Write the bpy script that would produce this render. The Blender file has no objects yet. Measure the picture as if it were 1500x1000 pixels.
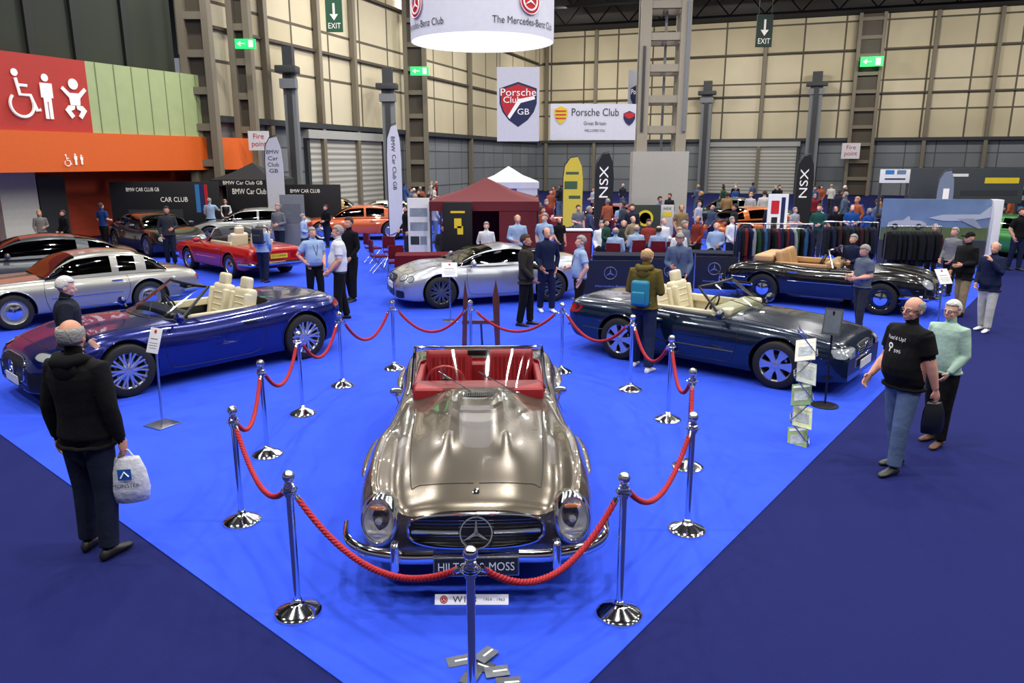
import bpy, bmesh, math, random
import numpy as np
from mathutils import Vector, Matrix
from mathutils.bvhtree import BVHTree
R=random.Random(7)
PI=math.pi
# ---------------------------------------------------------------- camera survey
PT=math.radians(13.5);F=1104.0;H=3.1
def xa(u,y,z=0.0): return (u-750)/F*(y*math.cos(PT)+(H-z)*math.sin(PT))
def fp(u,v):
    d=H/math.tan(PT+math.atan((v-500)/F)); return (xa(u,d,0),d)
def hz(y,v): return H-y*math.tan(PT+math.atan((v-500)/F))
SC=bpy.context.scene
COL=SC.collection
cd=bpy.data.cameras.new('camera');cam=bpy.data.objects.new('camera',cd);COL.objects.link(cam)
cam.location=(0,0,H);cam.rotation_euler=(PI/2-PT,0,0)
cd.sensor_width=36;cd.lens=36*F/1500;cd.clip_end=300;SC.camera=cam
# ---------------------------------------------------------------- materials
def lin(c):
    r=[]
    for v in c[:3]:
        v=v/255.0
        r.append(v/12.92 if v<=.04045 else ((v+.055)/1.055)**2.4)
    return tuple(r)
MC={}
def M(name,c,rough=.5,metal=0,coat=0,var=.06,scale=8,bump=0,bscale=20,emit=0,sheen=0,spec=.5):
    key=(name,tuple(c),rough,metal,coat,bump,emit)
    if key in MC: return MC[key]
    m=bpy.data.materials.new(name);m.use_nodes=True
    nt=m.node_tree;N=nt.nodes;Lk=nt.links;b=N['Principled BSDF']
    l=lin(c)
    tc=N.new('ShaderNodeTexCoord');no=N.new('ShaderNodeTexNoise');no.inputs['Scale'].default_value=scale
    Lk.new(tc.outputs['Object'],no.inputs['Vector'])
    mx=N.new('ShaderNodeMix');mx.data_type='RGBA'
    mx.inputs[6].default_value=(*[x*(1-var) for x in l],1);mx.inputs[7].default_value=(*[min(1,x*(1+var)) for x in l],1)
    Lk.new(no.outputs[0],mx.inputs[0]);Lk.new(mx.outputs[2],b.inputs['Base Color'])
    b.inputs['Roughness'].default_value=rough;b.inputs['Metallic'].default_value=metal
    b.inputs['Coat Weight'].default_value=coat;b.inputs['Coat Roughness'].default_value=.03
    b.inputs['Specular IOR Level'].default_value=spec
    if emit:
        Lk.new(mx.outputs[2],b.inputs['Emission Color']);b.inputs['Emission Strength'].default_value=emit
    if bump:
        n2=N.new('ShaderNodeTexNoise');n2.inputs['Scale'].default_value=bscale;n2.inputs['Detail'].default_value=3
        Lk.new(tc.outputs['Object'],n2.inputs['Vector'])
        bp=N.new('ShaderNodeBump');bp.inputs['Strength'].default_value=bump;bp.inputs['Distance'].default_value=.03
        Lk.new(n2.outputs[0],bp.inputs['Height']);Lk.new(bp.outputs[0],b.inputs['Normal'])
    MC[key]=m;return m
def fab(c): return M('fabric',c,.9,bump=.6,bscale=7,var=.14,scale=5,spec=.2)
def paint(c,metal=.35,rough=.28): return M('car_paint',c,rough,metal,1.0,var=.08,scale=300)
def glassmat(name,tint,fac=.12):
    m=bpy.data.materials.new(name);m.use_nodes=True;nt=m.node_tree;N=nt.nodes;N.clear()
    o=N.new('ShaderNodeOutputMaterial');t=N.new('ShaderNodeBsdfTransparent');t.inputs[0].default_value=(*tint,1)
    g=N.new('ShaderNodeBsdfGlossy');g.inputs['Roughness'].default_value=.03;g.inputs[0].default_value=(1,1,1,1)
    lw=N.new('ShaderNodeLayerWeight');lw.inputs[0].default_value=.35
    ma=N.new('ShaderNodeMath');ma.operation='MULTIPLY_ADD';ma.inputs[1].default_value=.6;ma.inputs[2].default_value=fac
    x=N.new('ShaderNodeMixShader');L=nt.links
    L.new(lw.outputs['Fresnel'],ma.inputs[0]);L.new(ma.outputs[0],x.inputs[0]);L.new(t.outputs[0],x.inputs[1]);L.new(g.outputs[0],x.inputs[2]);L.new(x.outputs[0],o.inputs[0])
    return m
GLASS=glassmat('clear_glass',(.85,.9,.88),.05)
DGLASS=glassmat('tinted_glass',(.06,.07,.08),.06)
LENS=M('lamp_lens',(205,212,215),.08,.55,1.0)
CHR=M('chrome',(228,230,233),.09,1.0,var=.02)
CHR2=M('brushed_steel',(190,192,195),.25,1.0)
ALU=M('wheel_silver',(190,192,198),.25,.85,.5)
BLK=M('black_plastic',(14,14,16),.45)
RUB=M('tyre_rubber',(16,16,17),.75)
WHT=M('white_vinyl',(222,222,220),.5)
NAVYC=M('navy_print',(18,28,72),.5)
REDP=M('red_print',(190,22,34),.5)
GRY=M('grey_paint',(112,116,120),.5)
DKG=M('dark_grey',(48,50,54),.5)
YEL=M('yellow_print',(218,190,40),.5)
SKIN=[M('skin',(206,150,126),.55,var=.08,scale=15),M('skin',(184,128,102),.55,var=.08,scale=15),M('skin',(212,162,142),.55,var=.08,scale=15)]
HG=M('grey_hair',(140,138,134),.8,bump=.6,bscale=60);HW=M('white_hair',(205,203,198),.8,bump=.6,bscale=60)
HB=M('brown_hair',(58,40,28),.8,bump=.6,bscale=60);HK=M('dark_hair',(24,20,18),.8,bump=.6,bscale=60)
HBL=M('blonde_hair',(176,142,92),.8,bump=.6,bscale=60)
# ---------------------------------------------------------------- mesh builder
TX={}
def text_geo(s):
    if s in TX: return TX[s]
    cu=bpy.data.curves.new('t','FONT');cu.body=s;cu.size=1;cu.align_x='CENTER';cu.align_y='CENTER';cu.resolution_u=3
    o=bpy.data.objects.new('t',cu);COL.objects.link(o)
    dg=bpy.context.evaluated_depsgraph_get();me=bpy.data.meshes.new_from_object(o.evaluated_get(dg))
    v=[tuple(p.co) for p in me.vertices];f=[tuple(p.vertices) for p in me.polygons]
    bpy.data.objects.remove(o);bpy.data.meshes.remove(me)
    xs=[p[0] for p in v] or [0];w=max(xs)-min(xs)
    TX[s]=(v,f,w);return TX[s]
class MB:
    def __init__(s): s.v=[];s.f=[];s.m=[];s.mt=[]
    def idx(s,m):
        if m not in s.mt: s.mt.append(m)
        return s.mt.index(m)
    def add(s,vs,fs,m,T=None):
        o=len(s.v)
        if T is not None: s.v+=[tuple(T@Vector(p)) for p in vs]
        else: s.v+=[tuple(p) for p in vs]
        s.f+=[tuple(i+o for i in f) for f in fs];s.m+=[s.idx(m)]*len(fs);return s
    def box(s,c,z,m,T=None,b=0,rz=0):
        bm=bmesh.new();bmesh.ops.create_cube(bm,size=1)
        for v in bm.verts: v.co=Vector((v.co.x*z[0],v.co.y*z[1],v.co.z*z[2]))
        if b: bmesh.ops.bevel(bm,geom=bm.edges[:],offset=b,segments=3,affect='EDGES',profile=.6)
        Q=Matrix.Translation(c)@Matrix.Rotation(rz,4,'Z')
        if T is not None: Q=T@Q
        bm.verts.index_update()
        s.add([v.co[:] for v in bm.verts],[[v.index for v in f.verts] for f in bm.faces],m,Q);bm.free();return s
    def loft(s,rings,m,closed=True,cap=True,T=None):
        n=len(rings[0]);v=[p for r in rings for p in r];f=[]
        for i in range(len(rings)-1):
            for j in range(n if closed else n-1):
                k=(j+1)%n;f.append((i*n+j,i*n+k,(i+1)*n+k,(i+1)*n+j))
        if cap and closed: f.append(tuple(range(n))[::-1]);f.append(tuple(range(len(v)-n,len(v))))
        s.add(v,f,m,T);return s
    def tube(s,pts,r,m,n=8,T=None,cap=True,flat=1):
        pts=[Vector(p) for p in pts];k=len(pts)
        rr=r if isinstance(r,(list,tuple)) else [r]*k
        t0=(pts[1]-pts[0]).normalized();a=Vector((0,0,1)) if abs(t0.z)<.9 else Vector((1,0,0))
        nx=t0.cross(a).normalized();rings=[]
        for i in range(k):
            t=(pts[min(i+1,k-1)]-pts[max(i-1,0)])
            t=t.normalized() if t.length>1e-9 else t0
            nx=(nx-t*nx.dot(t)).normalized();ny=t.cross(nx)
            rings.append([pts[i]+(nx*math.cos(2*PI*j/n)+ny*math.sin(2*PI*j/n)*flat)*rr[i] for j in range(n)])
        s.loft(rings,m,True,cap,T);return s
    def lathe(s,pr,m,n=24,T=None,cap=True):
        s.loft([[(r*math.cos(2*PI*j/n),r*math.sin(2*PI*j/n),z) for j in range(n)] for r,z in pr],m,True,cap,T);return s
    def ell(s,c,r,m,T=None,n=12):
        k=max(6,n//2+2)
        rg=[[(c[0]+r[0]*math.sin(PI*i/k)*math.cos(2*PI*j/n),c[1]+r[1]*math.sin(PI*i/k)*math.sin(2*PI*j/n),c[2]-r[2]*math.cos(PI*i/k)) for j in range(n)] for i in range(1,k)]
        v=[p for q in rg for p in q];b=len(v);v+=[(c[0],c[1],c[2]-r[2]),(c[0],c[1],c[2]+r[2])];f=[]
        for i in range(len(rg)-1):
            for j in range(n): f.append((i*n+j,i*n+(j+1)%n,(i+1)*n+(j+1)%n,(i+1)*n+j))
        for j in range(n):
            f.append((b,(j+1)%n,j));f.append((b+1,b-n+j,b-n+(j+1)%n))
        s.add(v,f,m,T);return s
    def prism(s,poly,z0,z1,m,T=None):
        n=len(poly);v=[(x,y,z0) for x,y in poly]+[(x,y,z1) for x,y in poly]
        f=[tuple(range(n))[::-1],tuple(range(n,2*n))]+[(i,(i+1)%n,n+(i+1)%n,n+i) for i in range(n)]
        s.add(v,f,m,T);return s
    def disc(s,c,r,m,T=None,n=28,z=.004,ry=None):
        return s.prism([(c[0]+r*math.cos(2*PI*i/n),c[1]+(ry or r)*math.sin(2*PI*i/n)) for i in range(n)],0,z,m,T)
    def text(s,t,h,m,T,x=0,y=0,z=.006,w=None,rot=0):
        v,f,tw=text_geo(t);k=h*1.35;kx=k
        if w: kx=w/tw
        Q=T@Matrix.Translation((x,y,z))@Matrix.Rotation(rot,4,'Z')@Matrix.Diagonal((kx,k,1,1))
        s.add(v,f,m,Q);return s
    def ring(s,c,r,tr,m,T=None,n=32,k=6,a0=0,a1=2*PI):
        full=abs(a1-a0-2*PI)<1e-6
        pts=[(c[0]+r*math.cos(a0+(a1-a0)*i/n),c[1]+r*math.sin(a0+(a1-a0)*i/n),c[2]) for i in range(n+1)]
        s.tube(pts,tr,m,k,T,cap=not full);return s
    def star(s,r,m,T,z=.012):
        s.ring((0,0,z/2),r,r*.07,m,T)
        for k in range(3):
            a=PI/2+k*2*PI/3;d=Vector((math.cos(a),math.sin(a)));p=Vector((-d.y,d.x))
            q=[(t.x,t.y) for t in (p*r*.13-d*.05*r,d*r*.97,-p*r*.13-d*.05*r)]
            s.prism(q,0,z,m,T)
        return s
    def comps(s):
        par={}
        def fd(a):
            while par.setdefault(a,a)!=a: par[a]=par[par[a]];a=par[a]
            return a
        key=lambda p:(round(p[0],4),round(p[1],4),round(p[2],4))
        for f in s.f:
            k0=fd(key(s.v[f[0]]))
            for i in f[1:]:
                k1=fd(key(s.v[i]))
                if k1!=k0: par[k1]=k0
        g={}
        for f,m in zip(s.f,s.m): g.setdefault(fd(key(s.v[f[0]])),[]).append((f,m))
        out=[]
        for fs in g.values():
            o=MB();mp={}
            for f,m in fs:
                idx=[]
                for i in f:
                    k_=key(s.v[i])
                    if k_ not in mp: mp[k_]=len(o.v);o.v.append(s.v[i])
                    idx.append(mp[k_])
                o.f.append(tuple(idx));o.m.append(o.idx(s.mt[m]))
            out.append(o)
        return out
    def mesh(s,name='m',smooth=35):
        me=bpy.data.meshes.new(name);me.from_pydata(s.v,[],s.f);me.validate()
        bm=bmesh.new();bm.from_mesh(me);bmesh.ops.recalc_face_normals(bm,faces=bm.faces[:]);bm.to_mesh(me);bm.free()
        for m in s.mt: me.materials.append(m)
        if len(me.polygons)==len(s.m): me.polygons.foreach_set('material_index',s.m)
        me.polygons.foreach_set('use_smooth',[True]*len(me.polygons))
        if smooth is not None: me.set_sharp_from_angle(angle=math.radians(smooth))
        return me
    def obj(s,name,parent=None,label=None,cat=None,T=None,smooth=35,group=None,kind=None):
        return mkobj(name,s.mesh(name,smooth),parent,label,cat,T,group,kind)
def mkobj(name,data,parent=None,label=None,cat=None,T=None,group=None,kind=None):
    o=bpy.data.objects.new(name,data);COL.objects.link(o)
    if parent: o.parent=parent
    if T is not None: o.matrix_local=T
    if label: o['label']=label
    if cat: o['category']=cat
    if group: o['group']=group
    if kind: o['kind']=kind
    return o
def TR(x,y,z=0,rz=0): return Matrix.Translation((x,y,z))@Matrix.Rotation(rz,4,'Z')
def thing(name,label,cat,x,y,z=0,rz=0,group=None): 
    o=mkobj(name,None,None,label,cat,TR(x,y,z,rz),group);o.empty_display_size=.2;return o
def UP(x,y,z,rz=0):  # sign plane: local x right, y up, z toward viewer (-Y at rz 0)
    return TR(x,y,z,rz)@Matrix.Rotation(PI/2,4,'X')
def copy_thing(root,x,y,z=0,rz=0,label=None,group=None):
    def cp(o,par):
        c=o.copy();COL.objects.link(c)
        if par: c.parent=par;c.matrix_local=o.matrix_local
        for ch in o.children: cp(ch,c)
        return c
    c=cp(root,None);c.matrix_world=TR(x,y,z,rz)
    if label: c['label']=label
    if group: c['group']=group
    return c
# ================================================================ SETTING
def wallmat():
    m=bpy.data.materials.new('hall_wall');m.use_nodes=True;nt=m.node_tree;N=nt.nodes;L=nt.links;b=N['Principled BSDF']
    tc=N.new('ShaderNodeTexCoord');sp=N.new('ShaderNodeSeparateXYZ');L.new(tc.outputs['Object'],sp.inputs[0])
    cb=N.new('ShaderNodeCombineXYZ');L.new(sp.outputs[0],cb.inputs[0]);L.new(sp.outputs[2],cb.inputs[1])
    def brick(w,h,c1,c2,mo,ms):
        k=N.new('ShaderNodeTexBrick');k.offset=0;k.inputs['Scale'].default_value=1
        k.inputs['Brick Width'].default_value=w;k.inputs['Row Height'].default_value=h;k.inputs['Mortar Size'].default_value=ms
        k.inputs['Color1'].default_value=(*lin(c1),1);k.inputs['Color2'].default_value=(*lin(c2),1);k.inputs['Mortar'].default_value=(*lin(mo),1)
        L.new(cb.outputs[0],k.inputs['Vector']);return k
    k1=brick(3.4,2.5,(216,205,176),(196,184,152),(92,84,68),.08)
    k2=brick(2.4,1.25,(128,133,138),(112,117,122),(76,78,80),.05)
    gt=N.new('ShaderNodeMath');gt.operation='GREATER_THAN';gt.inputs[1].default_value=4.9;L.new(sp.outputs[2],gt.inputs[0])
    mx=N.new('ShaderNodeMix');mx.data_type='RGBA';L.new(gt.outputs[0],mx.inputs[0]);L.new(k2.outputs[0],mx.inputs[6]);L.new(k1.outputs[0],mx.inputs[7])
    no=N.new('ShaderNodeTexNoise');no.inputs['Scale'].default_value=.35
    L.new(tc.outputs['Object'],no.inputs['Vector'])
    m2=N.new('ShaderNodeMix');m2.data_type='RGBA';m2.blend_type='MULTIPLY';m2.inputs[0].default_value=.3
    L.new(mx.outputs[2],m2.inputs[6]);L.new(no.outputs[0],m2.inputs[7]);L.new(m2.outputs[2],b.inputs['Base Color'])
    b.inputs['Roughness'].default_value=.75
    return m
WM=wallmat()
K=Vector((2.7,81));dL=Vector((-.34,-.94));nL=Vector((.94,-.34));dR=Vector((.94,-.34));nR=Vector((-.34,-.94))
aL=math.atan2(-dL.y,-dL.x);aR=math.atan2(dR.y,dR.x)
def kk(u): return (u-750)/F*.972
def wl(u,off=0):
    k=kk(u);K2=K+nL*off;t=(K2.x-k*K2.y)/(.34-.94*k);return K2+dL*t
def wr(u,off=0):
    k=kk(u);K2=K+nR*off;t=(K2.y*k-K2.x)/(.94+.34*k);return K2+dR*t
def struct(name,mb,T=None): 
    o=mb.obj(name,None,None,None,T);o['kind']='structure';o['label']=name.replace('_',' ')+' of the exhibition hall';return o
HZ=15.5
c=K+dL*24.7
mb=MB().box((0,.2,HZ/2),(49.4,.4,HZ),WM);o=struct('wall_left',mb,TR(c.x,c.y,0,aL))
c=K+dR*32
mb=MB().box((0,.2,HZ/2),(64.8,.4,HZ),WM);struct('wall_back',mb,TR(c.x,c.y,0,aR))
TRB=M('dark_brown_steel',(70,62,50),.6);TAN=M('beige_steel',(112,104,88),.6)
trn=0
def trim(mb,T):
    global trn
    trn+=1;struct('trim_%d'%trn,mb,T)
for cc,aa,LL in ((K+dL*24.5,aL,49),(K+dR*32,aR,64)):
    trim(MB().box((0,-.22,4.95),(LL-1,.4,.28),DKG),TR(cc.x,cc.y,0,aa))
    trim(MB().box((0,-.12,8.9),(LL-1,.2,.14),TRB),TR(cc.x,cc.y,0,aa))
    trim(MB().box((0,-.12,12.6),(LL-1,.2,.14),TRB),TR(cc.x,cc.y,0,aa))
CEIL=M('dark_ceiling',(20,20,22),.9)
struct('ceiling',MB().box((5,35,HZ+.2),(100,130,.3),CEIL))
FLM=M('navy_carpet',(27,32,86),.95,var=.3,scale=220,bump=.25,bscale=260,spec=.1)
struct('floor',MB().box((5,35,-.06),(100,130,.1),FLM))
BC=M('bright_blue_carpet',(50,80,212),.95,var=.14,scale=1.6,bump=.2,bscale=200,spec=.1)
CC=Vector((-.135,3.21));e1=Vector((.614,.79))*26;e2=Vector((-.754,.657))*24
pl=[CC,CC+e1,CC+e1+e2,CC+e2]
MB().prism([(p.x,p.y) for p in pl],-.009,.0,BC).obj('exhibition_carpet',None,'bright blue exhibition carpet laid over the navy hall floor','carpet')
def lattice(p,ang,w=1.5,h=HZ,m=TAN,leg=.28,step=1.5,d=.5,base=0):
    mb=MB()
    for sx in (-1,1): mb.box((sx*(w/2-leg/2),0,(h+base)/2),(leg,d,h-base),m)
    z=base+step
    while z<h: mb.box((0,0,z),(w-.02,d*.7,.3),m);z+=step
    mb.box((0,d*.3,(h+base)/2),(w-.1,.05,h-base-.1),TRB)
    trim(mb,TR(p.x,p.y,0,ang))
lattice(wl(303,.9),0,1.3);lattice(wl(366,.8),0,1.0);lattice(wl(612,1),0,1.5)
lattice(wr(1258,.8),aR,2.2)
for u in (400,475,525,690): 
    p=wl(u,.25);trim(MB().box((0,0,HZ/2),(.28,.3,HZ),TAN),TR(p.x,p.y,0,aL))
for u in (800,870,1110,1350,1440): 
    p=wr(u,.25);trim(MB().box((0,0,HZ/2),(.3,.3,HZ),TAN),TR(p.x,p.y,0,aR))
def pole(p,ang,h,w=.62):
    mb=MB().box((0,0,h/2),(w,w*.7,h),GRY).box((0,-w*.45,h/2),(w*.4,.1,h),DKG)
    mb.box((0,-.3,h-.1),(w*1.7,.9,.35),DKG,b=.05).box((0,0,h+.5),(w*.8,.5,1.0),DKG).box((0,-.25,h-.75),(w*1.3,.5,.45),GRY)
    trim(mb,TR(p.x,p.y,0,ang))
p=wl(432,1.2);pole(p,0,hz(p.y,100),.6);p=wl(572,1.2);pole(p,0,hz(p.y,125),.75)
p=wr(1031,1);pole(p,aR,hz(p.y,135),.95);p=wr(1187,1);pole(p,aR,hz(p.y,122),1.05)
cx=xa(967,40,5)
mb=MB();CM=M('concrete_beige',(150,142,126),.7)
for sx in (-1,1):
    for sy in (-1,1): mb.box((sx*.95,sy*.9,9.5),(.5,.5,12),CM)
z=4.6
while z<15:
    mb.box((0,-.9,z),(1.6,.35,.35),CM);mb.box((0,.9,z),(1.6,.35,.35),CM);mb.box((-.95,0,z),(.35,1.6,.35),CM);mb.box((.95,0,z),(.35,1.6,.35),CM);z+=1.45
mb.box((0,0,1.77),(2.75,2.6,3.54),M('column_plinth',(170,167,160),.7)).box((.1,0,9.2),(.12,.12,11),GRY)
mb.box((-1.0,-1.2,6.5),(.12,.1,4),DKG).box((1.05,-1.2,7.5),(.16,.12,6),GRY)
trim(mb,TR(cx,40,0,-.1))
SHM=bpy.data.materials.new('roller_shutter');SHM.use_nodes=True
nt=SHM.node_tree;w=nt.nodes.new('ShaderNodeTexWave');w.bands_direction='Z';w.inputs['Scale'].default_value=1.0
tcn=nt.nodes.new('ShaderNodeTexCoord');nt.links.new(tcn.outputs['Object'],w.inputs[0])
rp=nt.nodes.new('ShaderNodeValToRGB');rp.color_ramp.elements[0].color=(*lin((128,127,120)),1);rp.color_ramp.elements[1].color=(*lin((190,188,180)),1)
nt.links.new(w.outputs[0],rp.inputs[0]);nt.links.new(rp.outputs[0],nt.nodes['Principled BSDF'].inputs['Base Color'])
def shutter(fn,ang,u0,u1,n,zt):
    a=fn(u0,.1);b=fn(u1,.1);c=(a+b)/2;L=(b-a).length
    mb=MB().box((0,0,zt/2),(L,.15,zt),SHM).box((0,-.05,zt+.2),(L+.3,.5,.45),M('shutter_box',(160,160,156),.5))
    for s in (-1,1): mb.box((s*L/2,0,zt/2),(.25,.3,zt),DKG)
    struct('door_%d'%n,mb,TR(c.x,c.y,0,ang))
shutter(wl,aL,450,560,1,4.3);shutter(wr,aR,1036,1168,2,4.4)
TS=M('truss_steel',(34,34,36),.7)
for i,yy in enumerate((52,60,68)):
    mb=MB()
    for k in range(24):
        x0=-20+k*2.6
        mb.tube([(x0,0,HZ-.1),(x0+1.3,0,HZ-1.6)],.06,TS,6).tube([(x0+1.3,0,HZ-1.6),(x0+2.6,0,HZ-.1)],.06,TS,6)
    mb.tube([(-18,0,HZ-1.6),(42,0,HZ-1.6)],.1,TS,6);trim(mb,TR(0,yy,0,-.33))
# toilet block
A=Vector((-17.1,26));B=Vector((-12.0,37));AB=(B-A).normalized();ang=math.atan2(AB.y,AB.x)
ORG=M('orange_fascia',(212,92,20),.6);RED=M('red_panel',(176,44,32),.6);LGR=M('pale_green_panel',(158,172,120),.6,var=.1,scale=2)
ext=A-AB*8;Lb=(B-ext).length
T=Matrix.Translation((ext.x,ext.y,0))@Matrix.Rotation(ang,4,'Z')
def bt(x,z,off=0): return T@UP(x,-off,z)
def xblk(u,z):
    k=(u-750)/F
    best=min(range(0,600),key=lambda i:abs((lambda p:p.x-k*(p.y*math.cos(PT)+(H-z)*math.sin(PT)))(ext+AB*(i*Lb/600))))
    return best*Lb/600
struct('trim_90',MB().box((Lb/2,1.0,3.4),(Lb,2.0,1.4),ORG),T)
xg=xblk(133,5.3);xe=xblk(302,5.3)
struct('wall_green',MB().box(((xg+xe)/2,.35,5.35),(xe-xg,.5,2.6),LGR),T)
mb=MB()
for k in range(7): mb.box((xg+(xe-xg)*(k+.5)/7,.09,5.35),(.03,.02,2.58),M('panel_joint',(120,132,90),.7))
struct('trim_91',mb,T)
struct('wall_red',MB().box((xg/2,.35,5.35),(xg,.5,2.6),RED),T)
struct('wall_upper',MB().box((xe/2-2,1.2,10.9),(xe+3,.3,9.2),M('dark_green_wall',(40,46,34),.8,var=.2,scale=.6)),T)
mb=MB()
for xx in (xblk(60,9),xblk(130,9),xblk(205,9)): mb.box((xx,1.0,10.9),(.3,.2,9.2),M('dark_steel',(30,34,28),.7))
struct('trim_92',mb,T)
struct('wall_lower',MB().box((Lb/2,3.2,1.35),(Lb,.3,2.7),M('lower_red_wall',(180,66,36),.7)),T)
xw0=xblk(84,1.5)-1.2;struct('wall_white',MB().box((xw0+1.3,2.4,1.35),(1.4,.4,2.7),M('white_wall',(222,220,212),.6)),T)
struct('door_3',MB().box((xw0+2.6,2.4,1.25),(1.1,.4,2.5),DKG),T)
def icon_man(mb,T,s,m):
    mb.disc((0,.82*s),.10*s,m,T).prism([(-.17*s,.68*s),(.17*s,.68*s),(.17*s,.30*s),(.11*s,.30*s),(.11*s,-.25*s),(.015*s,-.25*s),(.015*s,.2*s),(-.015*s,.2*s),(-.015*s,-.25*s),(-.11*s,-.25*s),(-.11*s,.30*s),(-.17*s,.30*s)],0,.02,m,T)
def icon_chair(mb,T,s,m):
    mb.disc((-.08*s,.85*s),.09*s,m,T).tube([(-.08*s,.72*s,.02),(-.02*s,.32*s,.02),(.25*s,.32*s,.02),(.38*s,-.05*s,.02),(.48*s,-.02*s,.02)],.045*s,m,6,T,flat=.3)
    mb.tube([(-.05*s,.55*s,.02),(.2*s,.55*s,.02)],.035*s,m,6,T,flat=.3).ring((0,.08*s,.02),.3*s,.04*s,m,T,a0=-3.9,a1=.35)
def icon_baby(mb,T,s,m):
    mb.disc((0,.75*s),.15*s,m,T,z=.02).prism([(-.40*s,.60*s),(-.33*s,.67*s),(-.14*s,.50*s),(.14*s,.50*s),(.33*s,.67*s),(.40*s,.60*s),(.17*s,.36*s),(.15*s,.16*s),(-.15*s,.16*s),(-.17*s,.36*s)],0,.02,m,T)
    for q in (-1,1): mb.prism([(q*.02*s,.15*s),(q*.22*s,.15*s),(q*.34*s,.02*s),(q*.16*s,-.22*s),(q*.06*s,-.14*s),(q*.16*s,.0),(q*.04*s,.05*s)],0,.02,m,T)
IW=M('icon_white',(240,236,228),.5,emit=.15)
for f_,u_,s_,nm in ((icon_chair,34,1.35,'wheelchair'),(icon_man,73,1.30,'standing man'),(icon_baby,113,1.25,'baby')):
    mb=MB();f_(mb,bt(xblk(u_,5),4.85,-.07),s_,IW);mb.obj('toilet_symbol',None,'large white %s toilet symbol on red wall'%nm,'sign',group='toilet symbols')
mb=MB()
icon_chair(mb,bt(xblk(98,3),2.98,.02),.36,IW);icon_man(mb,bt(xblk(111,3),3.03,.02),.34,IW);icon_man(mb,bt(xblk(119,3),3.03,.02),.30,IW)
mb.obj('toilet_sign',None,'small white toilet symbols on orange fascia','sign')
# ================================================================ SIGNS
GRN=M('exit_green',(20,190,90),.5,emit=1.6);DGRN=M('dark_green_sign',(14,74,46),.5,emit=.2)
def exitbox(p,ang,z,w):
    mb=MB();T=UP(p.x,p.y,z,ang)
    mb.box((0,0,-.05),(w,w*.45,.1),GRN,T)
    mb.box((w*.28,0,.006),(w*.22,w*.32,.01),IW,T);mb.tube([(-w*.3,0,.01),(0,0,.01)],w*.03,IW,6,T).prism([(-w*.4,0),(-w*.22,w*.12),(-w*.22,-w*.12)],0,.02,IW,T)
    mb.obj('exit_sign',None,'illuminated green emergency exit box on a wall pillar','exit sign')
p=wl(372,1.9);exitbox(p,0,hz(p.y,64),.9)
p=wl(618,2.4);exitbox(p,0,hz(p.y,104),1.15);p=wr(1262,1.9);exitbox(p,aR,hz(p.y,90),1.8)
def hangexit(u,v,y,w,m):
    z=hz(y,v);T=UP(xa(u,y,z),y,z);mb=MB().box((0,0,-.05),(w,w*1.9,.1),m,T)
    mb.text('EXIT',w*.34,IW,T,y=-w*.62,w=w*.75).tube([(0,w*.65,.01),(0,w*.05,.01)],w*.07,IW,6,T).prism([(0,-w*.3),(-w*.25,.05*w),(w*.25,.05*w)],0,.02,IW,T)
    for s in (-1,1): mb.tube([(s*w*.4,w*.9,-.05),(s*w*.4,HZ-z,-.05)],.015,DKG,5,T)
    mb.obj('exit_sign',None,'hanging green EXIT sign with white down arrow','exit sign')
hangexit(489,22,38,.78,DGRN);hangexit(1120,45,50,1.0,M('dark_green_sign',(24,48,40),.6))
SB=M('banner_white',(206,206,210),.6)
def firep(p,ang,v,w):
    z=hz(p.y,v);T=UP(p.x,p.y,z,ang);MB().box((0,0,-.03),(w,w*.9,.05),SB,T).text('Fire',w*.26,REDP,T,y=w*.2,w=w*.5).text('point',w*.26,REDP,T,y=-w*.15,w=w*.7).obj('fire_point_sign',None,'white fire point sign with red lettering','sign')
p=wl(381,2.0);firep(p,0,206,.95);p=wr(1245,1.9);firep(p,aR,221,1.5)
rx=-.58;ry=15.8;zr=5.35;RR=1.40
root=thing('circular_banner','white ring banner with red emblem and club name hanging overhead','hanging banner',rx,ry,zr)
n=72;BW=M('banner_fabric',(214,214,220),.7,emit=.06);BI=M('banner_lining_glow',(240,240,236),.7,emit=.35)  # emission puts a glow into fabric and lining; the banner holds no lamp
mb=MB();mb.loft([[(r*math.cos(2*PI*j/n),r*math.sin(2*PI*j/n),z) for j in range(n)] for r,z in ((RR,0),(RR,1.6))],BW,cap=False)
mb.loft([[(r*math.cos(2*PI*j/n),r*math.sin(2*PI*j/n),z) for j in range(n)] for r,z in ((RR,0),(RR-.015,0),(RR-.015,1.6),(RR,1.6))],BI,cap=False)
def cyltext(mb,t,h,z,a_c,w,m,off=.012):
    v,f,tw=text_geo(t);k=w/tw
    vv=[]
    for p in v:
        a=a_c+p[0]*k/RR;vv.append(((RR+off)*math.cos(a),(RR+off)*math.sin(a),z+p[1]*h*1.35))
    mb.add(vv,f,m)
GT=M('grey_text',(44,44,48),.6)
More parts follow.
